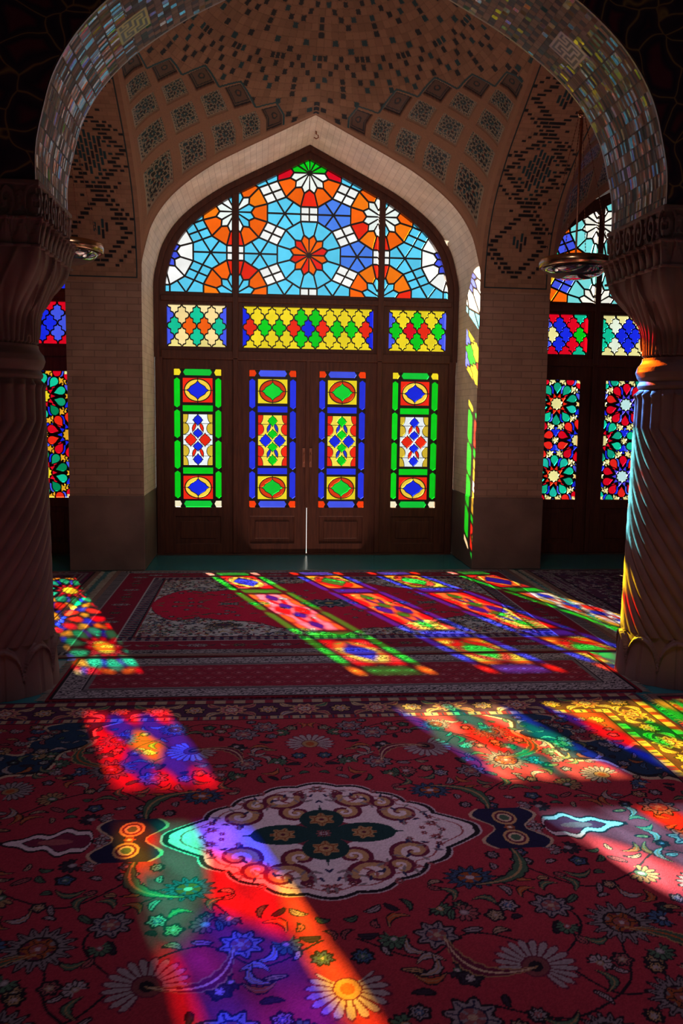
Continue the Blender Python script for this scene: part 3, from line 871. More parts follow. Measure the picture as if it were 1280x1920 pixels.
# ------------------------------------------------------------------ columns
def loft(name, zs, rad, mat, parent, n=288, cap=False):
    """closed surface: rad(theta array, z) -> radius array"""
    th = np.linspace(0, 2*PI, n, endpoint=False)
    P = np.zeros((len(zs), n, 3))
    for i, z in enumerate(zs):
        r = rad(th, z)
        if cap and i == 0: r = np.full_like(th, .2)
        P[i, :, 0] = r*np.sin(th); P[i, :, 1] = -r*np.cos(th); P[i, :, 2] = z
    me = grid_mesh(name, P, wrap=True); me.materials.append(mat)
    return link(name, me, None, parent)
def sqr(th, a):   # square of half width a as polar radius
    return a/np.maximum(np.abs(np.cos(th)), np.abs(np.sin(th)))
def make_column():
    root = empty('column', (-PITCH/2, YC, 0))
    nf, kz = 24, 24*2*PI/2.5
    def r_base(th, z):
        b = np.clip(z/.27, 0, 1); ph = (th*9/PI) % 2 - 1          # 18 leaves round the foot
        R = .300-.018*b
        arch = 1-np.abs(ph)**2.2; top = .06+.20*arch**.5
        leaf = np.where(z < top, .014*np.sqrt(np.clip(1-ph**2, 0, 1)), -.004)
        rim = np.where(np.abs(z-top) < .018, .012, 0)
        vein = np.where((np.abs(ph) < .10) & (z < top), -.006, 0)
        return R+leaf+rim+vein
    loft('base', np.linspace(0.001, .275, 70), r_base, M['stone'], root, 420)
    def r_shaft(th, z):
        R = .284-.016*(z-.27)/1.35
        ph = (nf*th - kz*min(z, 1.44))/2
        rib = np.abs(np.sin(ph))
        a = .020*min(1, (1.655-z)/.03 if z > 1.62 else 1)
        knob = .010*math.exp(-((z-1.625)/.016)**2)*rib
        return R-.012+a*rib**.7+knob
    loft('shaft', np.linspace(.272, 1.655, 330), r_shaft, M['stone'], root, 384)
    def r_col(th, z):
        pr = np.interp(z, [1.652,1.66,1.675,1.69,1.70,1.72,1.75,1.78,1.80,1.815,1.83], [.25,.262,.268,.262,.255,.270,.280,.272,.255,.248,.247])
        return np.full_like(th, pr)
    loft('collar', np.linspace(1.652, 1.83, 46), r_col, M['stone'], root, 96)
    def r_cap(th, z):
        t = (z-1.83)/(2.27-1.83)
        circ = .238+.03*t; s = np.clip((t-.25)/.75, 0, 1)
        k = s*s*(3-2*s)
        sq = np.minimum(sqr(th, .345), .345*(1.26+.12*t))
        R = circ*(1-k)+sq*k
        c4 = np.cos(4*th)                                   # palm fans on the faces (c4=1) and corners (c4=-1)
        fan = np.abs(((th/(PI/4))+.5) % 1-.5)*2             # 0 at fan axis, 1 between fans
        width = .18+.75*t if t < .85 else .18+.75*.85
        inside = fan < (1-.55*np.clip((t-.35)/.65, 0, 1))
        ribs = .010*np.abs(np.cos(fan*7.0/(.6+.6*t)))
        edge = .012*np.exp(-((fan-(1-.55*np.clip((t-.35)/.65, 0, 1)))/.07)**2)
        return R + np.where(inside, ribs, -.004) + edge*(t > .1) - .01*(t < .03)
    loft('capital', np.linspace(1.83, 2.272, 90), r_cap, M['stone'], root, 480)
    def face_u(th):      # coordinate along the square side, -1..1
        s, c = np.sin(th), np.cos(th); m = np.maximum(np.abs(s), np.abs(c))
        return np.where(np.abs(c) >= np.abs(s), s, c)/m
    def r_leaf(th, z):   # row of upright leaves
        t = (z-2.272)/.135; a = .340+.022*t
        u = face_u(th)*4.5; ph = np.abs((u % 1)-.5)*2
        leaf = np.where(ph < 1-.75*np.clip((t-.15)/.7, 0, 1), .016*(1-ph**2), -.006)
        spread = .010*np.abs(np.sin(u*PI*5))*np.clip((t-.4)*2.2, 0, 1)
        lip = .016 if (t < .09 or t > .93) else 0
        return sqr(th, a)+leaf+spread+lip
    loft('leaf_band', np.r_[2.2719, np.linspace(2.272, 2.407, 48)], r_leaf, M['stone'], root, 640, True)
    def r_scroll(th, z):
        t = (z-2.407)/.165; a = .348+.006*t
        u = face_u(th); x = u*2.6; q = (x % 1)-.5; zz = (t-.5)*.62
        sgn = np.where(np.floor(x) % 2 == 0, 1, -1)
        rr = np.hypot(q, zz); tt = np.arctan2(zz*sgn, q)
        sp = np.cos(tt*1.0-rr*26)
        rel = np.where(sp > .1, .012, -.010)*np.clip((.52-rr)*8, -.6, 1)
        lv = np.where(np.abs(np.sin(x*PI*3+zz*11*sgn)*np.sin(zz*15)) > .55, .008, 0)
        rel = np.where(rr > .40, lv, rel)
        lip = .014 if (t < .06 or t > .93) else 0
        return sqr(th, a)+(rel if not lip else lip)
    loft('scroll_band', np.linspace(2.407, 2.572, 60), r_scroll, M['stone'], root, 720)
    bm = bmesh.new(); box(bm, -.365, .365, -.365, .365, 2.567, 2.581); o = from_bm('abacus', bm, M['stone'], root); bevel(o, .004)
    return root
c0 = make_column()
tag(c0, 'spiral fluted stone column at the left edge, in shadow', 'column', 'columns carrying the arcade')
c1 = copy_tree(c0); c1.location.x = PITCH/2; c1.scale.x = -1
tag(c1, 'spiral fluted stone column at the right edge, streaked with yellow and green light', 'column', 'columns carrying the arcade')

# ------------------------------------------------------------------ hanging lamps
def make_lamp():
    root = empty('hanging_lamp', (1.92, -1.525, 2.64))
    bm = bmesh.new(); lathe(bm, [(.262,-.005),(.272,.0),(.276,.03),(.272,.062),(.262,.066),(.246,.06),(.240,.03),(.246,.0)], 64, True)
    from_bm('rim', bm, M['brass'], root, True)
    bm = bmesh.new(); lathe(bm, [(.243,.012),(.225,-.028),(.19,-.058),(.13,-.078),(.06,-.086),(.002,-.088),(.002,-.080),(.06,-.078),(.125,-.07),(.182,-.05),(.216,-.022),(.234,.012)], 64, True)
    from_bm('glass_bowl', bm, M['lampglass'], root, True)
    top = 1.13
    for k in range(4):
        a = PI/4*1.15+PI/2*k; p0 = Vector((.26*math.cos(a), .26*math.sin(a), .06)); p1 = Vector((.02*math.cos(a), .02*math.sin(a), top))
        bm = bmesh.new(); n = 44
        for i in range(n):
            a0, a1 = p0.lerp(p1, i/n), p0.lerp(p1, (i+.82)/n)
            tube(bm, [a0, a0.lerp(a1, .25), a0.lerp(a1, .75), a1], [.0015,.0036,.0036,.0015], 6)
        from_bm('chain', bm, M['iron'], root)
    bm = bmesh.new(); lathe(bm, [(.001,top-.03),(.02,top-.025),(.034,top),(.03,top+.02),(.012,top+.035),(.001,top+.04)], 24); from_bm('hub', bm, M['brass'], root, True)
    bm = bmesh.new(); tube(bm, [(0,0,-.07),(0,0,.35),(0,0,top),(0,0,ZS+1.52-2.64)], [.007,.008,.012,.013], 10); from_bm('rod', bm, M['iron'], root)
    return root
l0 = make_lamp(); tag(l0, 'shallow brass hanging lamp on chains in front of the right bay window', 'lamp', 'lamps hung under the side arches')
l1 = copy_tree(l0); l1.location.x = -1.915; l1.rotation_euler.z = .4
tag(l1, 'brass hanging lamp half hidden by the left column capital', 'lamp', 'lamps hung under the side arches')

# ------------------------------------------------------------------ carpets
class Canvas:
    """pattern raster: x to the right, y away; cell size h"""
    def __init__(s, w, d, h, base):
        s.nx, s.ny = int(round(w/h))+1, int(round(d/h))+1
        s.w, s.d = w, d
        s.X, s.Y = np.meshgrid(np.linspace(-w/2, w/2, s.nx), np.linspace(-d/2, d/2, s.ny))
        s.C = np.zeros((s.ny, s.nx, 3)); s.C[:] = base
        s.h = h
    def win(s, cx, cy, R):
        i0 = max(0, int((cx-R+s.w/2)/s.h)); i1 = min(s.nx, int((cx+R+s.w/2)/s.h)+2)
        j0 = max(0, int((cy-R+s.d/2)/s.h)); j1 = min(s.ny, int((cy+R+s.d/2)/s.h)+2)
        if i1 <= i0 or j1 <= j0: return None
        return slice(j0, j1), slice(i0, i1)
    def local(s, cx, cy, R, ang=0):
        w = s.win(cx, cy, R)
        if w is None: return None
        dx, dy = s.X[w]-cx, s.Y[w]-cy; c, sn = math.cos(ang), math.sin(ang)
        return s.C[w], dx*c+dy*sn, -dx*sn+dy*c
    def rosette(s, cx, cy, R, n, cols, ang=0, out=None, sq=1.):
        L = s.local(cx, cy, R*1.25, ang)
        if L is None: return
        C, x, y = L; y = y/sq; r = np.hypot(x, y); t = np.arctan2(y, x)
        pet = R*(.84+.16*np.cos(n*t))
        if out is not None: C[r < pet+.010] = out
        C[r < pet] = cols[0]
        C[(r < pet*.93) & (np.abs(np.sin(n*t/2)) < .22) & (r > R*.45)] = cols[1]
        C[r < R*.55] = cols[1]; C[r < R*.47] = cols[2]
        C[(r < R*.47) & (r > R*.22) & (np.cos(5*t+.4) > .55)] = cols[0]
        C[r < R*.17] = cols[3]
    def palmette(s, cx, cy, R, ang, cols, n=9):
        """fan flower opening towards ang"""
        L = s.local(cx, cy, R*1.3, ang)
        if L is None: return
        C, x, y = L; r = np.hypot(x, y); t = np.arctan2(y, x)
        f = np.abs(t) < 2.3
        pet = R*(.62+.38*np.abs(np.cos(t*n/2))**.6)*(1-.12*(np.abs(t)/2.3)**2)
        stripes = np.abs(np.sin(t*n/2))
        m = f & (r < pet+.008); C[m] = cols[1]
        m = f & (r < pet) & (r > R*.34); C[m] = cols[0]
        m = m & (np.abs(np.cos(t*n/2)) < .42); C[m] = cols[1]
        e = (x/(R*.40))**2+(y/(R*.34))**2
        C[e < 1.0] = cols[1]; C[e < .78] = cols[2]; C[e < .25] = cols[3]
    def leaf(s, cx, cy, Ln, Wd, ang, col, rib=None, bend=0., saw=0, out=None):
        L = s.local(cx, cy, Ln*.75+abs(bend)*Ln, ang)
        if L is None: return
        C, x, y = L; u = x/Ln+.5; y = y-bend*Ln*(4*(u-.5)**2)
        hw = Wd*np.sin(np.clip(u, 0, 1)*PI)**.75*(1-.35*u)
        if saw: hw = hw*(.72+.28*np.abs(np.sin(u*PI*saw)))
        ok = (u > 0) & (u < 1)
        if out is not None: C[(u > -.03) & (u < 1.03) & (np.abs(y) < hw+.006)] = out
        C[ok & (np.abs(y) < hw)] = col
        if rib is not None: C[ok & (np.abs(y) < Wd*.14)] = rib
    def vine(s, pts, wd, col):
        pts = [np.array(p, float) for p in pts]
        for k in range(1, len(pts)-2):
            p0, p1, p2, p3 = pts[k-1:k+3]; n = max(4, int(np.hypot(*(p2-p1))/.006))
            for q in np.linspace(0, 1, n, endpoint=False):
                p = .5*((2*p1)+(-p0+p2)*q+(2*p0-5*p1+4*p2-p3)*q*q+(-p0+3*p1-3*p2+p3)*q**3)
                L = s.local(p[0], p[1], wd*1.2)
                if L is None: continue
                C, x, y = L; C[x*x+y*y < wd*wd] = col
    def spiral(s, cx, cy, R, wd, col, turns=1.4, hand=1, a0=0.):
        n = int(R*turns*2*PI/.008)
        for q in np.linspace(0, 1, n):
            r = R*(1-q*.85); a = a0+hand*q*turns*2*PI
            L = s.local(cx+r*math.cos(a), cy+r*math.sin(a), wd*1.3)
            if L is None: continue
            C, x, y = L; C[x*x+y*y < (wd*(1-.4*q))**2] = col
    def flip4(s):
        """mirror the upper right quadrant to the whole"""
        my, mx = s.ny//2, s.nx//2
        q = s.C[s.ny-my-1:, s.nx-mx-1:]
        s.C[s.ny-my-1:, :mx+1] = q[:, ::-1]
        s.C[:my+1, :] = s.C[s.ny-my-1:, :][::-1]

RED = np.array((.27,.026,.042)); RED2 = np.array((.20,.02,.036)); NAVY = np.array((.012,.014,.045)); BLUE = np.array((.03,.075,.15))
IVO = np.array((.62,.58,.60)); TAN = np.array((.42,.27,.12)); GRY = np.array((.34,.31,.33)); GRN = np.array((.035,.085,.05)); BLK = np.array((.012,.010,.016))
DTEAL = np.array((.010,.040,.042)); ROSE = np.array((.42,.12,.13)); SAND = np.array((.50,.40,.26)); RUST = np.array((.30,.075,.02)); PLUM = np.array((.10,.012,.035))

def finish(cv, name, cx, cy, z, label, fringe_x=0., rot=0., seed=1, wob=.006, flat=None):
    r = np.random.RandomState(seed)
    g = r.rand(cv.ny, cv.nx)*.34+.80
    C = np.clip(cv.C*g[..., None]+.004, 0, 1)
    C = np.concatenate([C, np.zeros((cv.ny, cv.nx, 1))], -1)
    X, Y = cv.X.copy(), cv.Y.copy()
    Y = Y + wob*np.sin(X*2.3+seed)*np.clip((np.abs(Y)/(cv.d/2))**6, 0, 1)
    Z = np.full(X.shape, .011) + .0016*np.sin(X*3.1+seed)*np.sin(Y*2.7)
    Z[0] = Z[-1] = 0; Z[:, 0] = Z[:, -1] = 0
    X[:, 0] = X[:, 1]; X[:, -1] = X[:, -2]; Y[0] = Y[1]; Y[-1] = Y[-2]
    root = empty('carpet', (cx, cy, z)); root.rotation_euler.z = rot; tag(root, label, 'carpet')
    me = grid_mesh('pile', np.stack([X, Y, Z], -1), C); me.materials.append(M['pile']); link('pile', me, None, root)
    if fringe_x:
        rf = random.Random(seed)
        for s in (-1, 1):
            bm = bmesh.new()
            n = int(cv.d/.011)
            for i in range(n):
                y = -cv.d/2+.01+i*(cv.d-.02)/(n-1); l = fringe_x*rf.uniform(.75, 1.05); dy = rf.uniform(-.02, .02); x0 = s*(cv.w/2-.004)
                tube(bm, [(x0, y, .006), (x0+s*l*.4, y+dy*.3, .0065), (x0+s*l, y+dy, .0028)], [.0030,.0026,.0016], 4)
            f = from_bm('fringe', bm, M['fringe'], root); f['label'] = 'pale cotton thread fringe'; f['kind'] = 'stuff'
    return root

# ---- big front carpet with medallion
def front_carpet():
    w, d, h = 3.62, 2.92, .0042
    cv = Canvas(w, d, h, RED)
    hw, hd = 1.50, 1.15                      # field half sizes
    R = random.Random(21)
    ax, ay = cv.X, cv.Y
    # corner pieces (drawn in the upper right quadrant)
    X, Y = cv.X, cv.Y
    u = (hw-X)/.62; v = (hd-Y)/.80
    lob = u+v*.9+.07*np.sin(np.arctan2(v, u)*13)+.10*np.cos(np.arctan2(v, u)*4)
    quad = (X > 0) & (Y > 0)
    for lim, col in ((1.10, SAND*.8), (1.065, BLK), (1.03, np.array((.012,.035,.075)))):
        cv.C[quad & (lob < lim)] = col
    inner = quad & (lob < .62); cv.C[quad & (lob < .66)] = SAND*.7; cv.C[inner] = RED2
    # vines over field
    def V(pts, wd=.0042, col=BLK): cv.vine(pts, wd, col)
    V([(.0,.60),(.05,.62),(.22,.72),(.38,.62),(.55,.70),(.70,.90),(.90,.86),(1.0,.8)])
    V([(.3,.95),(.35,.92),(.55,.98),(.75,.86),(.82,.66),(1.0,.56),(1.2,.60),(1.4,.5)])
    V([(.5,.2),(.62,.25),(.80,.40),(.98,.34),(1.15,.20),(1.32,.26),(1.45,.1)])
    V([(.2,.5),(.28,.52),(.44,.34),(.62,.42),(.72,.58),(.6,.75),(.45,.80)])
    V([(.0,1.1),(.05,1.08),(.2,.98),(.34,1.06),(.5,1.1),(.64,1.02),(.8,1.1)])
    # leaves scattered along a jittered lattice
    def free(x, y):
        if (x/.60)**1.3+(y/.50)**1.3 < 1.05: return False
        uu, vv = (hw-x)/.62, (hd-y)/.80
        return True
    big = [(.45,.325,.082,'r'),(.0,.86,.13,'p'),(.52,.78,.15,'q'),(.84,.60,.10,'r2'),(.28,.62,.062,'r3'),(1.20,.42,.11,'q2'),(.86,.93,.085,'r2'),(.30,.96,.07,'r3'),(1.30,.12,.07,'r3'),(1.02,.34,.07,'q3'),(.66,.50,.06,'r3'),(.20,1.05,.06,'r3'),(.62,1.04,.07,'r2')]
    sm = []
    for i in range(21):
        for j in range(16):
            x = .03+i*.073+R.uniform(-.026, .026); y = .03+j*.073+R.uniform(-.026, .026)
            if not free(x, y) or x > hw-.03 or y > hd-.03: continue
            if any(math.hypot(x-b[0], y-b[1]) < b[2]*1.15 for b in big): continue
            if abs(x-.68) < .09 and y < .17 or abs(x-.95) < .17 and y < .13: continue
            sm.append((x, y))
    pal = [IVO*.42, TAN*.7, GRN*1.5, BLUE*1.2, SAND*.5, ROSE*.55, GRY*.6, BLK*2]
    for x, y in sm:
        a = R.uniform(0, 2*PI); t = R.random(); c = R.choice(pal); c2 = R.choice(pal)
        if t < .44: cv.leaf(x, y, R.uniform(.035,.07), R.uniform(.007,.013), a, c, BLK, R.uniform(-.25,.25), 0, BLK)
        elif t < .62:
            cv.leaf(x, y, R.uniform(.06,.10), .015, a, R.choice([IVO*.4, GRN*1.4, RUST]), TAN*.6, R.choice([-.35,.35]), 4, BLK)
        elif t < .86: cv.rosette(x, y, R.uniform(.018,.030), R.choice([5,6,8]), [c, BLK, c2, IVO*.5], a, BLK)
        else: cv.palmette(x, y, R.uniform(.03,.045), a, [c, BLK, c2, IVO*.5], 11)
    for x, y, r, k in big:
        a = math.atan2(y, x)+PI/2
        if k == 'r': cv.rosette(x, y, r, 14, [BLUE*.9, BLK, RUST*.8, IVO*.6], 0, BLK, .8)
        elif k == 'r2': cv.rosette(x, y, r, 16, [GRY*.45, BLK, PLUM, TAN*.6], 0, BLK); cv.rosette(x, y, r*.5, 6, [RUST*.8, BLK, ROSE*.5, IVO*.5], 0)
        elif k == 'r3': cv.rosette(x, y, r, 8, [GRY*.55, NAVY, ROSE*.5, SAND*.6], .3, BLK)
        elif k == 'p': cv.palmette(x, y-.03, r*.88, PI/2, [IVO*.45, PLUM, TAN*.7, RUST], 19)
        elif k == 'q': cv.palmette(x, y, r*.78, -PI/3, [IVO*.40, PLUM, ROSE*.35, BLK], 21)
        elif k == 'q2': cv.palmette(x, y, r*.8, PI*.8, [GRY*.6, BLK, TAN*.6, RUST], 19)
        else: cv.palmette(x, y, r*.8, PI*.2, [TAN*.6, BLK, GRN*1.6, IVO*.5], 13)
    # feathered arabesque leaves
    cv.leaf(.62,.30,.30,.030,2.2,GRN*1.2,TAN*.7,.3,6,BLK); cv.leaf(.36,.78,.26,.028,.6,PLUM,SAND*.8,-.32,7,TAN*.6); cv.leaf(1.0,.72,.30,.03,1.1,GRN,RUST,.3,7,TAN*.7)
    # oblong dark cartouche and white pendant on the long axis
    L = cv.local(.68, 0, .2)
    C, x, y = L
    g = np.abs(x)/(.085-.030*np.cos(y*32))
    ok = np.abs(y) < .15
    C[ok & (g < 1.12)] = SAND*.8; C[ok & (g < 1.0)] = NAVY
    for yy in (-.075, .075):
        e = (x/.045)**2+((y-yy)/.055)**2; C[e < 1] = TAN; C[e < .62] = PLUM; C[e < .34] = SAND; C[e < .16] = GRN*1.4
    cv.rosette(.68, .0, .022, 6, [RUST, BLK, SAND, IVO], 0)
    L = cv.local(.96, 0, .26); C, x, y = L
    q = (x+.15)/.30
    wd = .105*np.clip(1-q, 0, 1)**.8*np.clip(q*6+.05, 0, 1)**.5*(1+.22*np.cos(q*19))
    ok = (q > 0) & (q < 1)
    C[(q > -.03) & (q < 1.04) & (np.abs(y) < wd+.012)] = BLK; C[ok & (np.abs(y) < wd)] = IVO*.85
    C[ok & (np.abs(y) < wd-.024)] = BLK; C[ok & (np.abs(y) < wd-.030)] = PLUM*1.3
    C[((x+.03)/.06)**2+(y/.02)**2 < 1] = ROSE*.6
    # medallion
    X, Y = cv.X, cv.Y; th = np.arctan2(np.abs(Y)/.445, np.abs(X)/.53)
    rr = np.hypot(X/.53, Y/.445)
    edge = (.86+.045*np.abs(np.sin(th*9)))
    edge = edge + .16*np.exp(-(th/.16)**2)
    edge = edge - .07*np.sin(th*2)**2
    for k, col in ((1.055, IVO*.7), (1.04, BLK), (1.0, IVO)):
        cv.C[rr < edge*k] = col
    cv.C[(rr < edge*.93) & (rr > edge*.915)] = ROSE*.7
    for (x, y, r, hd_, a) in ((.15,.275,.085,1,2.6),(.30,.145,.078,1,2.0),(.09,.16,.05,-1,.4),(.235,.23,.04,-1,1.0)):
        for s in (1,):
            cv.spiral(x, y, r, .021, PLUM*1.3, 1.15, hd_, a); cv.spiral(x, y, r*.80, .015, TAN, 1.0, hd_, a+.3); cv.spiral(x, y, r*.55, .008, IVO, .8, hd_, a+.5)
    for x, y, r in ((.40,.05,.022),(.43,.0,.016),(.36,.02,.014),(.0,.36,.032),(.07,.335,.018),(.22,.33,.018),(.40,.10,.018),(.30,.06,.016)):
        cv.rosette(x, y, r, 6, [ROSE*.8, BLK, PLUM, IVO], 0)
    for i in range(46):
        t_ = R.uniform(0, PI/2); q = R.uniform(.56, .84); cv.leaf(.53*q*math.cos(t_), .445*q*math.sin(t_), .035, .007, R.uniform(0, PI), R.choice([GRY*.6, NAVY*2, ROSE*.7]))
    # red halo and dark quatrefoil heart
    lob2 = (np.abs(X)/.27)**1.1+(np.abs(Y)/.20)**1.1
    cv.C[lob2 < .62] = np.array((.20,.03,.05))
    for cx_, cy_, a, b in ((.145,0,.115,.072),(0,.105,.082,.078)):
        e = ((X-cx_)/a)**2+((Y-cy_)/b)**2
        cv.C[e < 1.0] = DTEAL
        cv.C[(np.abs(X)/.30+np.abs(Y)/.06 < 1) | (np.abs(X)/.045+np.abs(Y)/.22 < 1)] = DTEAL
    cv.rosette(.145, 0, .048, 7, [TAN*.85, RUST*.7, TAN*.8, PLUM], 0); cv.rosette(0, .105, .052, 6, [TAN*.75, RUST*.7, TAN, PLUM], PI/2)
    cv.rosette(0, 0, .03, 8, [ROSE*.5, BLK, GRY, PLUM], 0)
    cv.flip4()
    # borders
    X, Y = cv.X, cv.Y
    e = np.maximum(np.abs(X)-hw, np.abs(Y)-hd)
    along = np.where(np.abs(X)-hw > np.abs(Y)-hd, Y, X)
    bw = (w/2-hw)
    b = e > 0
    cv.C[b] = np.array((.055,.018,.05))
    def stripe(e0, e1, col, per=0, duty=.5, col2=None):
        m = (e > e0) & (e <= e1); cv.C[m] = col
        if per: mm = m & ((along/per) % 1 < duty); cv.C[mm] = col2
    stripe(0, .010, BLK); stripe(.010, .050, SAND*.62, .11, .42, RED2); stripe(.05, .058, BLK)
    m = (e > .014) & (e < .046) & (np.abs(((along/.055) % 1)-.5) < .08); cv.C[m] = NAVY*2
    main0, main1 = .058, .232
    per = .36
    # meander and palmettes in the main border
    for side in range(4):
        ln = (2*hw+.3) if side < 2 else (2*hd+.3)
        n = int(round(ln/per)); 
        for k in range(n):
            t_ = -ln/2+(k+.5)*ln/n; off = (main0+main1)/2
            if side == 0: p = (t_, hd+off); nx = (1, 0)
            elif side == 1: p = (t_, -hd-off); nx = (1, 0)
            elif side == 2: p = (hw+off, t_); nx = (0, 1)
            else: p = (-hw-off, t_); nx = (0, 1)
            a = 0 if side < 2 else PI/2
            cv.rosette(p[0], p[1], .066, 10, [ROSE*.8+.03, BLK, SAND*.8, PLUM], 0, TAN)
            cv.rosette(p[0], p[1], .026, 6, [IVO*.7, BLK, RUST, TAN], 0)
            h2 = ln/n/2
            q = (p[0]+nx[0]*h2, p[1]+nx[1]*h2)
            cv.rosette(q[0], q[1], .050, 7, [TAN, NAVY, GRY*.8, RUST], .2, BLK)
            for s1 in (-1, 1):
                for s2 in (-1, 1):
                    lx, ly = nx[0]*h2*.52*s1+nx[1]*s2*.052, nx[1]*h2*.52*s1+nx[0]*s2*.052
                    cv.leaf(p[0]+lx, p[1]+ly, .085, .017, a+s1*s2*.6, R.choice([GRY*.8, ROSE*.7, GRN*2, SAND*.7]), BLK, .25*s2, 0, TAN*.7)
    stripe(.232, .240, BLK); stripe(.240, .285, SAND*.55, .10, .42, RED2*.9); stripe(.285, .33, np.array((.05,.02,.045)))
    return cv
cvC = front_carpet()
cvC.C *= 1.0
finish(cvC, 'carpet', -.27, -5.20, .0, 'red front carpet with a large white lobed medallion and navy corners', 0., 0., 3)

# ---- rug of the middle bay
def bay_rug():
    w, d, h = 3.74, 2.86, .0056
    cv = Canvas(w, d, h, np.array((.20,.012,.03)))
    R = random.Random(4); X, Y = cv.X, cv.Y
    ex, ey = w/2-np.abs(X), d/2-np.abs(Y); e = np.minimum(ex, ey); along = np.where(ex < ey, Y, X)
    fx, fy = w/2-.50, d/2-.46
    # field (quadrant drawing)
    cv.C[:] = np.array((.33,.008,.035))
    # ivory spandrels, lobed red medallion
    a = np.abs(X)/fx; yb = fy*(.50+.46*np.clip(1-a/.55, 0, 1)**.8+.035*np.cos(a*22))
    yb = np.where(a > .80, yb*np.sqrt(np.clip(1-((a-.80)/.20)**2, 0, 1)), yb)
    iv = np.abs(Y) > yb
    cv.C[iv] = np.array((.33,.33,.33)); cv.C[iv & (np.abs(Y) < yb+.020)] = BLK*2
    for k in range(1500):
        x, y = R.uniform(0, fx), R.uniform(0, fy)
        i = int((x+w/2)/h); j = int((y+d/2)/h)
        if not iv[min(j, cv.ny-1), min(i, cv.nx-1)]: continue
        c = R.choice([BLK*2, NAVY*1.5, BLK*2, GRN, PLUM, DTEAL, RED2, TAN*.6])
        if R.random() < .75: cv.leaf(x, y, R.uniform(.04,.08), R.uniform(.006,.012), R.uniform(0, 6.3), c, None, R.uniform(-.5,.5))
        else: cv.rosette(x, y, R.uniform(.018,.03), 6, [c, IVO*.5, R.choice([RED2, TAN*.6, BLUE]), BLK], 0)
    cv.rosette(.80, .66, .13, 12, [BLK*2, TAN*.5, NAVY, PLUM], 0, BLK, .55)
    # figures in the red
    for k in range(46):
        x, y = R.uniform(.1, fx), R.uniform(.02, .5)
        i = int((x+w/2)/h); j = int((y+d/2)/h)
        if iv[min(j, cv.ny-1), min(i, cv.nx-1)]: continue
        if R.random() < .55: cv.leaf(x, y, .08, .014, R.uniform(-.6, .6), R.choice([DTEAL, BLK, GRN]), TAN*.5, .3)
        else: cv.rosette(x, y, .03, 6, [DTEAL, BLK, GRY*.7, RED2], 0)
    cv.rosette(.0, .0, .20, 12, [NAVY, GRY*.6, DTEAL, TAN*.6], 0, BLK, .8); cv.rosette(.55, .0, .10, 10, [DTEAL, BLK, GRY*.7, RED], 0, GRY*.6, .6); cv.rosette(.80, .0, .055, 8, [DTEAL*2, BLK, GRN*2, RED], 0, GRY*.5, .7)
    cv.flip4()
    X, Y = cv.X, cv.Y
    b = e < .47
    bb = (ex < .50) | (ey < .46)
    cv.C[bb] = np.array((.16,.010,.028))
    # scaled distance so both borders share the same stripes
    t = np.minimum(ex/.50, ey/.46)
    def stripe(t0, t1, col): cv.C[(t > t0) & (t <= t1)] = col
    def ladder(t0, t1, c1, c2, per=.045):
        stripe(t0, t1, c1); m = (t > t0) & (t <= t1) & ((along/per) % 1 < .5); cv.C[m] = c2
    stripe(0, .10, np.array((.17,.10,.085)))
    ladder(.10, .25, BLK*2, GRY*.55, .032)
    stripe(.25, .275, GRY*.75)
    ladder(.78, .96, NAVY, GRY*.45, .06); stripe(.765, .785, GRY*.9); stripe(.96, .985, BLK)
    m = (t > .80) & (t < .94) & (np.abs(np.sin(along*48+t*20)) < .35); cv.C[m] = PLUM*1.3
    # red main border with small medallions
    for side in range(4):
        ln = w-.5 if side < 2 else d-.4; n = int(ln/.27)
        for k in range(n):
            q = -ln/2+(k+.5)*ln/n
            p = [(q, d/2-.24), (q, -d/2+.24), (w/2-.26, q), (-w/2+.26, q)][side]
            if k % 2 == 0: cv.rosette(p[0], p[1], .075, 8, [GRY*.75, BLK, PLUM*1.2, GRY], 0, BLK, .5)
            else: cv.rosette(p[0], p[1], .055, 6, [BLK*2, TAN*.5, DTEAL, ROSE*.6], 0, None, .7)
            for s1 in (-1, 1): cv.leaf(p[0]+(.10*s1 if side < 2 else 0), p[1]+(.10*s1 if side >= 2 else 0), .07, .012, .5*s1, R.choice([GRN, BLK*2, GRY*.5]), None, .3)
    # outer near/far guard in grey arabesque
    m = (ey < .14) & (t > .10) & (ex > .14); cv.C[m] = GRY*.62
    nz = np.sin(X*70+6*np.sin(Y*55))*np.sin(Y*90+3*np.sin(X*40)) > .05
    cv.C[m & nz] = BLK*2.2
    return cv
cvA = bay_rug(); finish(cvA, 'carpet', .05, -1.50, 0., 'red rug with ivory corners and lobed red centre, lying in the middle bay', .07, 0., 5)

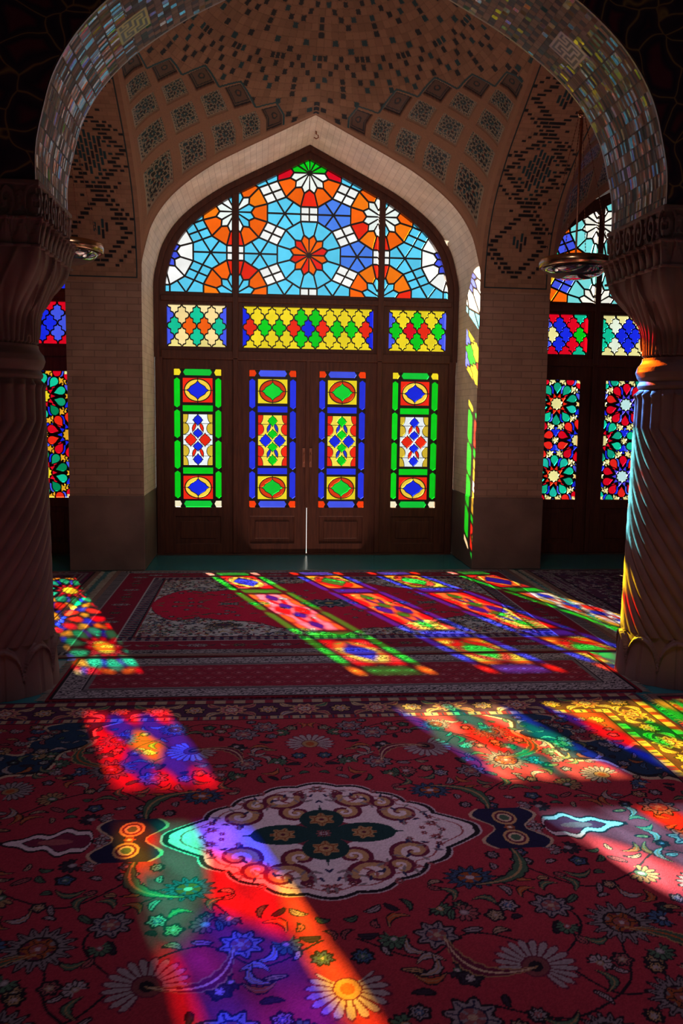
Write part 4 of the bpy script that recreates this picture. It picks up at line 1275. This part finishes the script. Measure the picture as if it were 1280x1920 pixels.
# ---- narrow runner between the columns
def runner():
    w, d, h = 3.20, .78, .0056
    cv = Canvas(w, d, h, np.array((.20,.015,.035))); X, Y = cv.X, cv.Y
    e = np.minimum(w/2-np.abs(X), d/2-np.abs(Y))
    # diamond gul net
    px, py = .112, .088
    row = np.floor(Y/py); q = (X/px+.5*(row % 2)) % 1-.5; v = (Y/py) % 1-.5
    dd = np.abs(q)*2+np.abs(v)*2
    cv.C[dd < .85] = np.array((.30,.05,.075)); cv.C[dd < .62] = np.array((.13,.012,.03)); cv.C[dd < .30] = np.array((.36,.14,.16))
    cv.C[(np.abs(dd-.95) < .07)] = np.array((.09,.02,.03))
    def stripe(a, b, c): cv.C[(e > a) & (e <= b)] = c
    stripe(0, .022, np.array((.17,.008,.02))); stripe(.022, .034, BLK); stripe(.034, .155, GRY*.85); stripe(.155, .168, BLK*2); stripe(.168, .19, GRY*.4)
    m = (e > .04) & (e < .15)
    nz = np.sin(X*95+5*np.sin(Y*70))*np.sin(Y*110+4*np.sin(X*52)) > .12
    cv.C[m & nz] = BLK*2.5
    return cv
cvB = runner(); finish(cvB, 'carpet', 0., -3.33, 0., 'narrow runner with red diamond net and grey border, between the column feet', .055, -.003, 8)

# ---- carpets of the side bays
def side_carpet(seed, ground, fig):
    w, d, h = 3.15, 2.84, .008
    cv = Canvas(w, d, h, ground); R = random.Random(seed); X, Y = cv.X, cv.Y
    for k in range(900):
        x, y = R.uniform(0, w/2), R.uniform(0, d/2); c = R.choice(fig)
        if R.random() < .7: cv.leaf(x, y, R.uniform(.05,.11), R.uniform(.008,.014), R.uniform(0, 6.3), c, None, R.uniform(-.5,.5))
        else: cv.rosette(x, y, R.uniform(.02,.045), 8, [c, BLK, R.choice(fig), BLK], 0)
    cv.flip4()
    e = np.minimum(w/2-np.abs(X), d/2-np.abs(Y))
    for a, b, c in ((0,.04,np.array((.16,.09,.08))),(.04,.06,BLK),(.10,.12,GRY*.5),(.14,.155,GRY*.6),(.19,.205,GRY*.5),(.23,.245,BLK)): cv.C[(e > a) & (e <= b)] = c
    return cv
finish(side_carpet(3, np.array((.11,.02,.06)), [GRY*.6, ROSE*.6, BLK*2, NAVY*2, PLUM]), 'carpet', -3.53, -1.50, 0., 'dark purple patterned carpet in the left bay, behind the left column', .04, 0., 11)
finish(side_carpet(9, np.array((.085,.03,.075)), [GRY*.9, IVO*.45, BLK*2, NAVY*2, GRY*.6]), 'carpet', 3.62, -1.50, 0., 'grey violet patterned carpet in the right bay, behind the right column', .04, 0., 12)

finish(side_carpet(15, np.array((.20,.012,.035)), [GRY*.7, SAND*.5, BLK*2, NAVY*2, TAN*.6, ROSE*.5]), 'carpet', 3.16, -5.185, 0., 'red carpet edge right of the front carpet, below the right column foot', .03, 0., 14)
finish(side_carpet(17, np.array((.16,.012,.035)), [GRY*.6, SAND*.4, BLK*2, NAVY*2, PLUM]), 'carpet', -3.70, -5.185, 0., 'dark carpet edge left of the front carpet, below the left column foot', .03, 0., 15)
# small iron hook in the arch above the window
hk = empty('hook', (.03, .40, 4.168)); tag(hk, 'small dark iron hook under the pale arch, above the window apex', 'hook')
bm = bmesh.new(); tube(bm, [(0,0,.012),(0,0,-.03)], .008, 8); from_bm('stem', bm, M['iron'], hk)
bm = bmesh.new(); tube(bm, [(.0,0,-.028),(.02,0,-.04),(.022,0,-.06),(.0,0,-.072),(-.02,0,-.06)], .006, 8); from_bm('loop', bm, M['iron'], hk)

# ------------------------------------------------------------------ light
sun = bpy.data.lights.new('Sun', 'SUN'); sun.energy = 98.; sun.angle = math.radians(.53); sun.color = (1., .91, .72)
so = bpy.data.objects.new('Sun', sun); COL.objects.link(so)
so.rotation_euler = Vector((.745, -2.235, -1.)).to_track_quat('-Z', 'Y').to_euler(); so.location = (-4, 12, 7)

wd = bpy.data.worlds.new('World'); scene.world = wd; wd.use_nodes = True
bg = wd.node_tree.nodes.get('Background') or wd.node_tree.nodes.new('ShaderNodeBackground')
bg.inputs[0].default_value = (1., 1., 1., 1); bg.inputs[1].default_value = 1.6

def area_light(name, loc, target, size, power, color):
    l = bpy.data.lights.new(name, 'AREA'); l.shape = 'DISK'; l.size = size; l.energy = power; l.color = color
    o = bpy.data.objects.new(name, l); COL.objects.link(o); o.location = loc
    o.rotation_euler = (Vector(target)-Vector(loc)).to_track_quat('-Z', 'Y').to_euler()
    return o
area_light('hall_floor_fill', (.25, -5.2, 5.3), (.25, -4.9, 0), .8, 7.5, (1., .66, .95)).data.spread = math.radians(62)  # added fill above the view, brightens the front carpet; no fixture there
area_light('hall_fill', (.2, -9.6, 2.6), (0, 0, 2.4), 1.6, 3, (1., .78, .74))
area_light('arch_fill', (0., -4.7, 4.0), (0, 0, 1.9), .5, 9, (1., .80, .70)).data.spread = math.radians(75)  # added light without a fixture, brightens piers and doors through the arch
area_light('bay_fill', (0., -1.5, .25), (0, -1.2, 4), 1.6, 8, (1., .74, .58))  # added upward fill near the floor, brightens the vault
area_light('crown_fill', (0., -1.65, 4.5), (0, -1.75, 0), .6, 8, (.95, .85, 1.)).data.spread = math.radians(72)  # added downward fill under the crown, brightens the bay rug and runner
area_light('sill_fill', (0., .42, .06), (0, .42, 4), 1.5, 12, (1., .69, .55)).data.spread = math.radians(95)  # added upward fill for the arch reveal, stands in for sun bounce

# ------------------------------------------------------------------ camera (measured from the photograph)
F, yaw, pitch, roll = 1599.97, .0970, .1153, -.0138
fw = Vector((math.sin(yaw)*math.cos(pitch), math.cos(yaw)*math.cos(pitch), -math.sin(pitch)))
r0 = Vector((math.cos(yaw), -math.sin(yaw), 0)); u0 = r0.cross(fw)
rt_ = math.cos(roll)*r0 - math.sin(roll)*u0; up = math.cos(roll)*u0 + math.sin(roll)*r0
cam = bpy.data.cameras.new('Camera'); co = bpy.data.objects.new('Camera', cam); COL.objects.link(co)
mtx = Matrix(((rt_.x, up.x, -fw.x, -.5025), (rt_.y, up.y, -fw.y, -8.0821), (rt_.z, up.z, -fw.z, 1.5), (0, 0, 0, 1)))
co.matrix_world = mtx
cam.sensor_fit = 'VERTICAL'; cam.sensor_height = 36.; cam.lens = F/1920*36.; cam.clip_start = .05; cam.clip_end = 100
scene.camera = co
scene.view_settings.view_transform = 'Standard'; scene.view_settings.look = 'None'
scene.cycles.use_denoising = True
scene.cycles.sample_clamp_indirect = 6.
scene.cycles.max_bounces = 8; scene.cycles.diffuse_bounces = 4; scene.cycles.transparent_max_bounces = 12
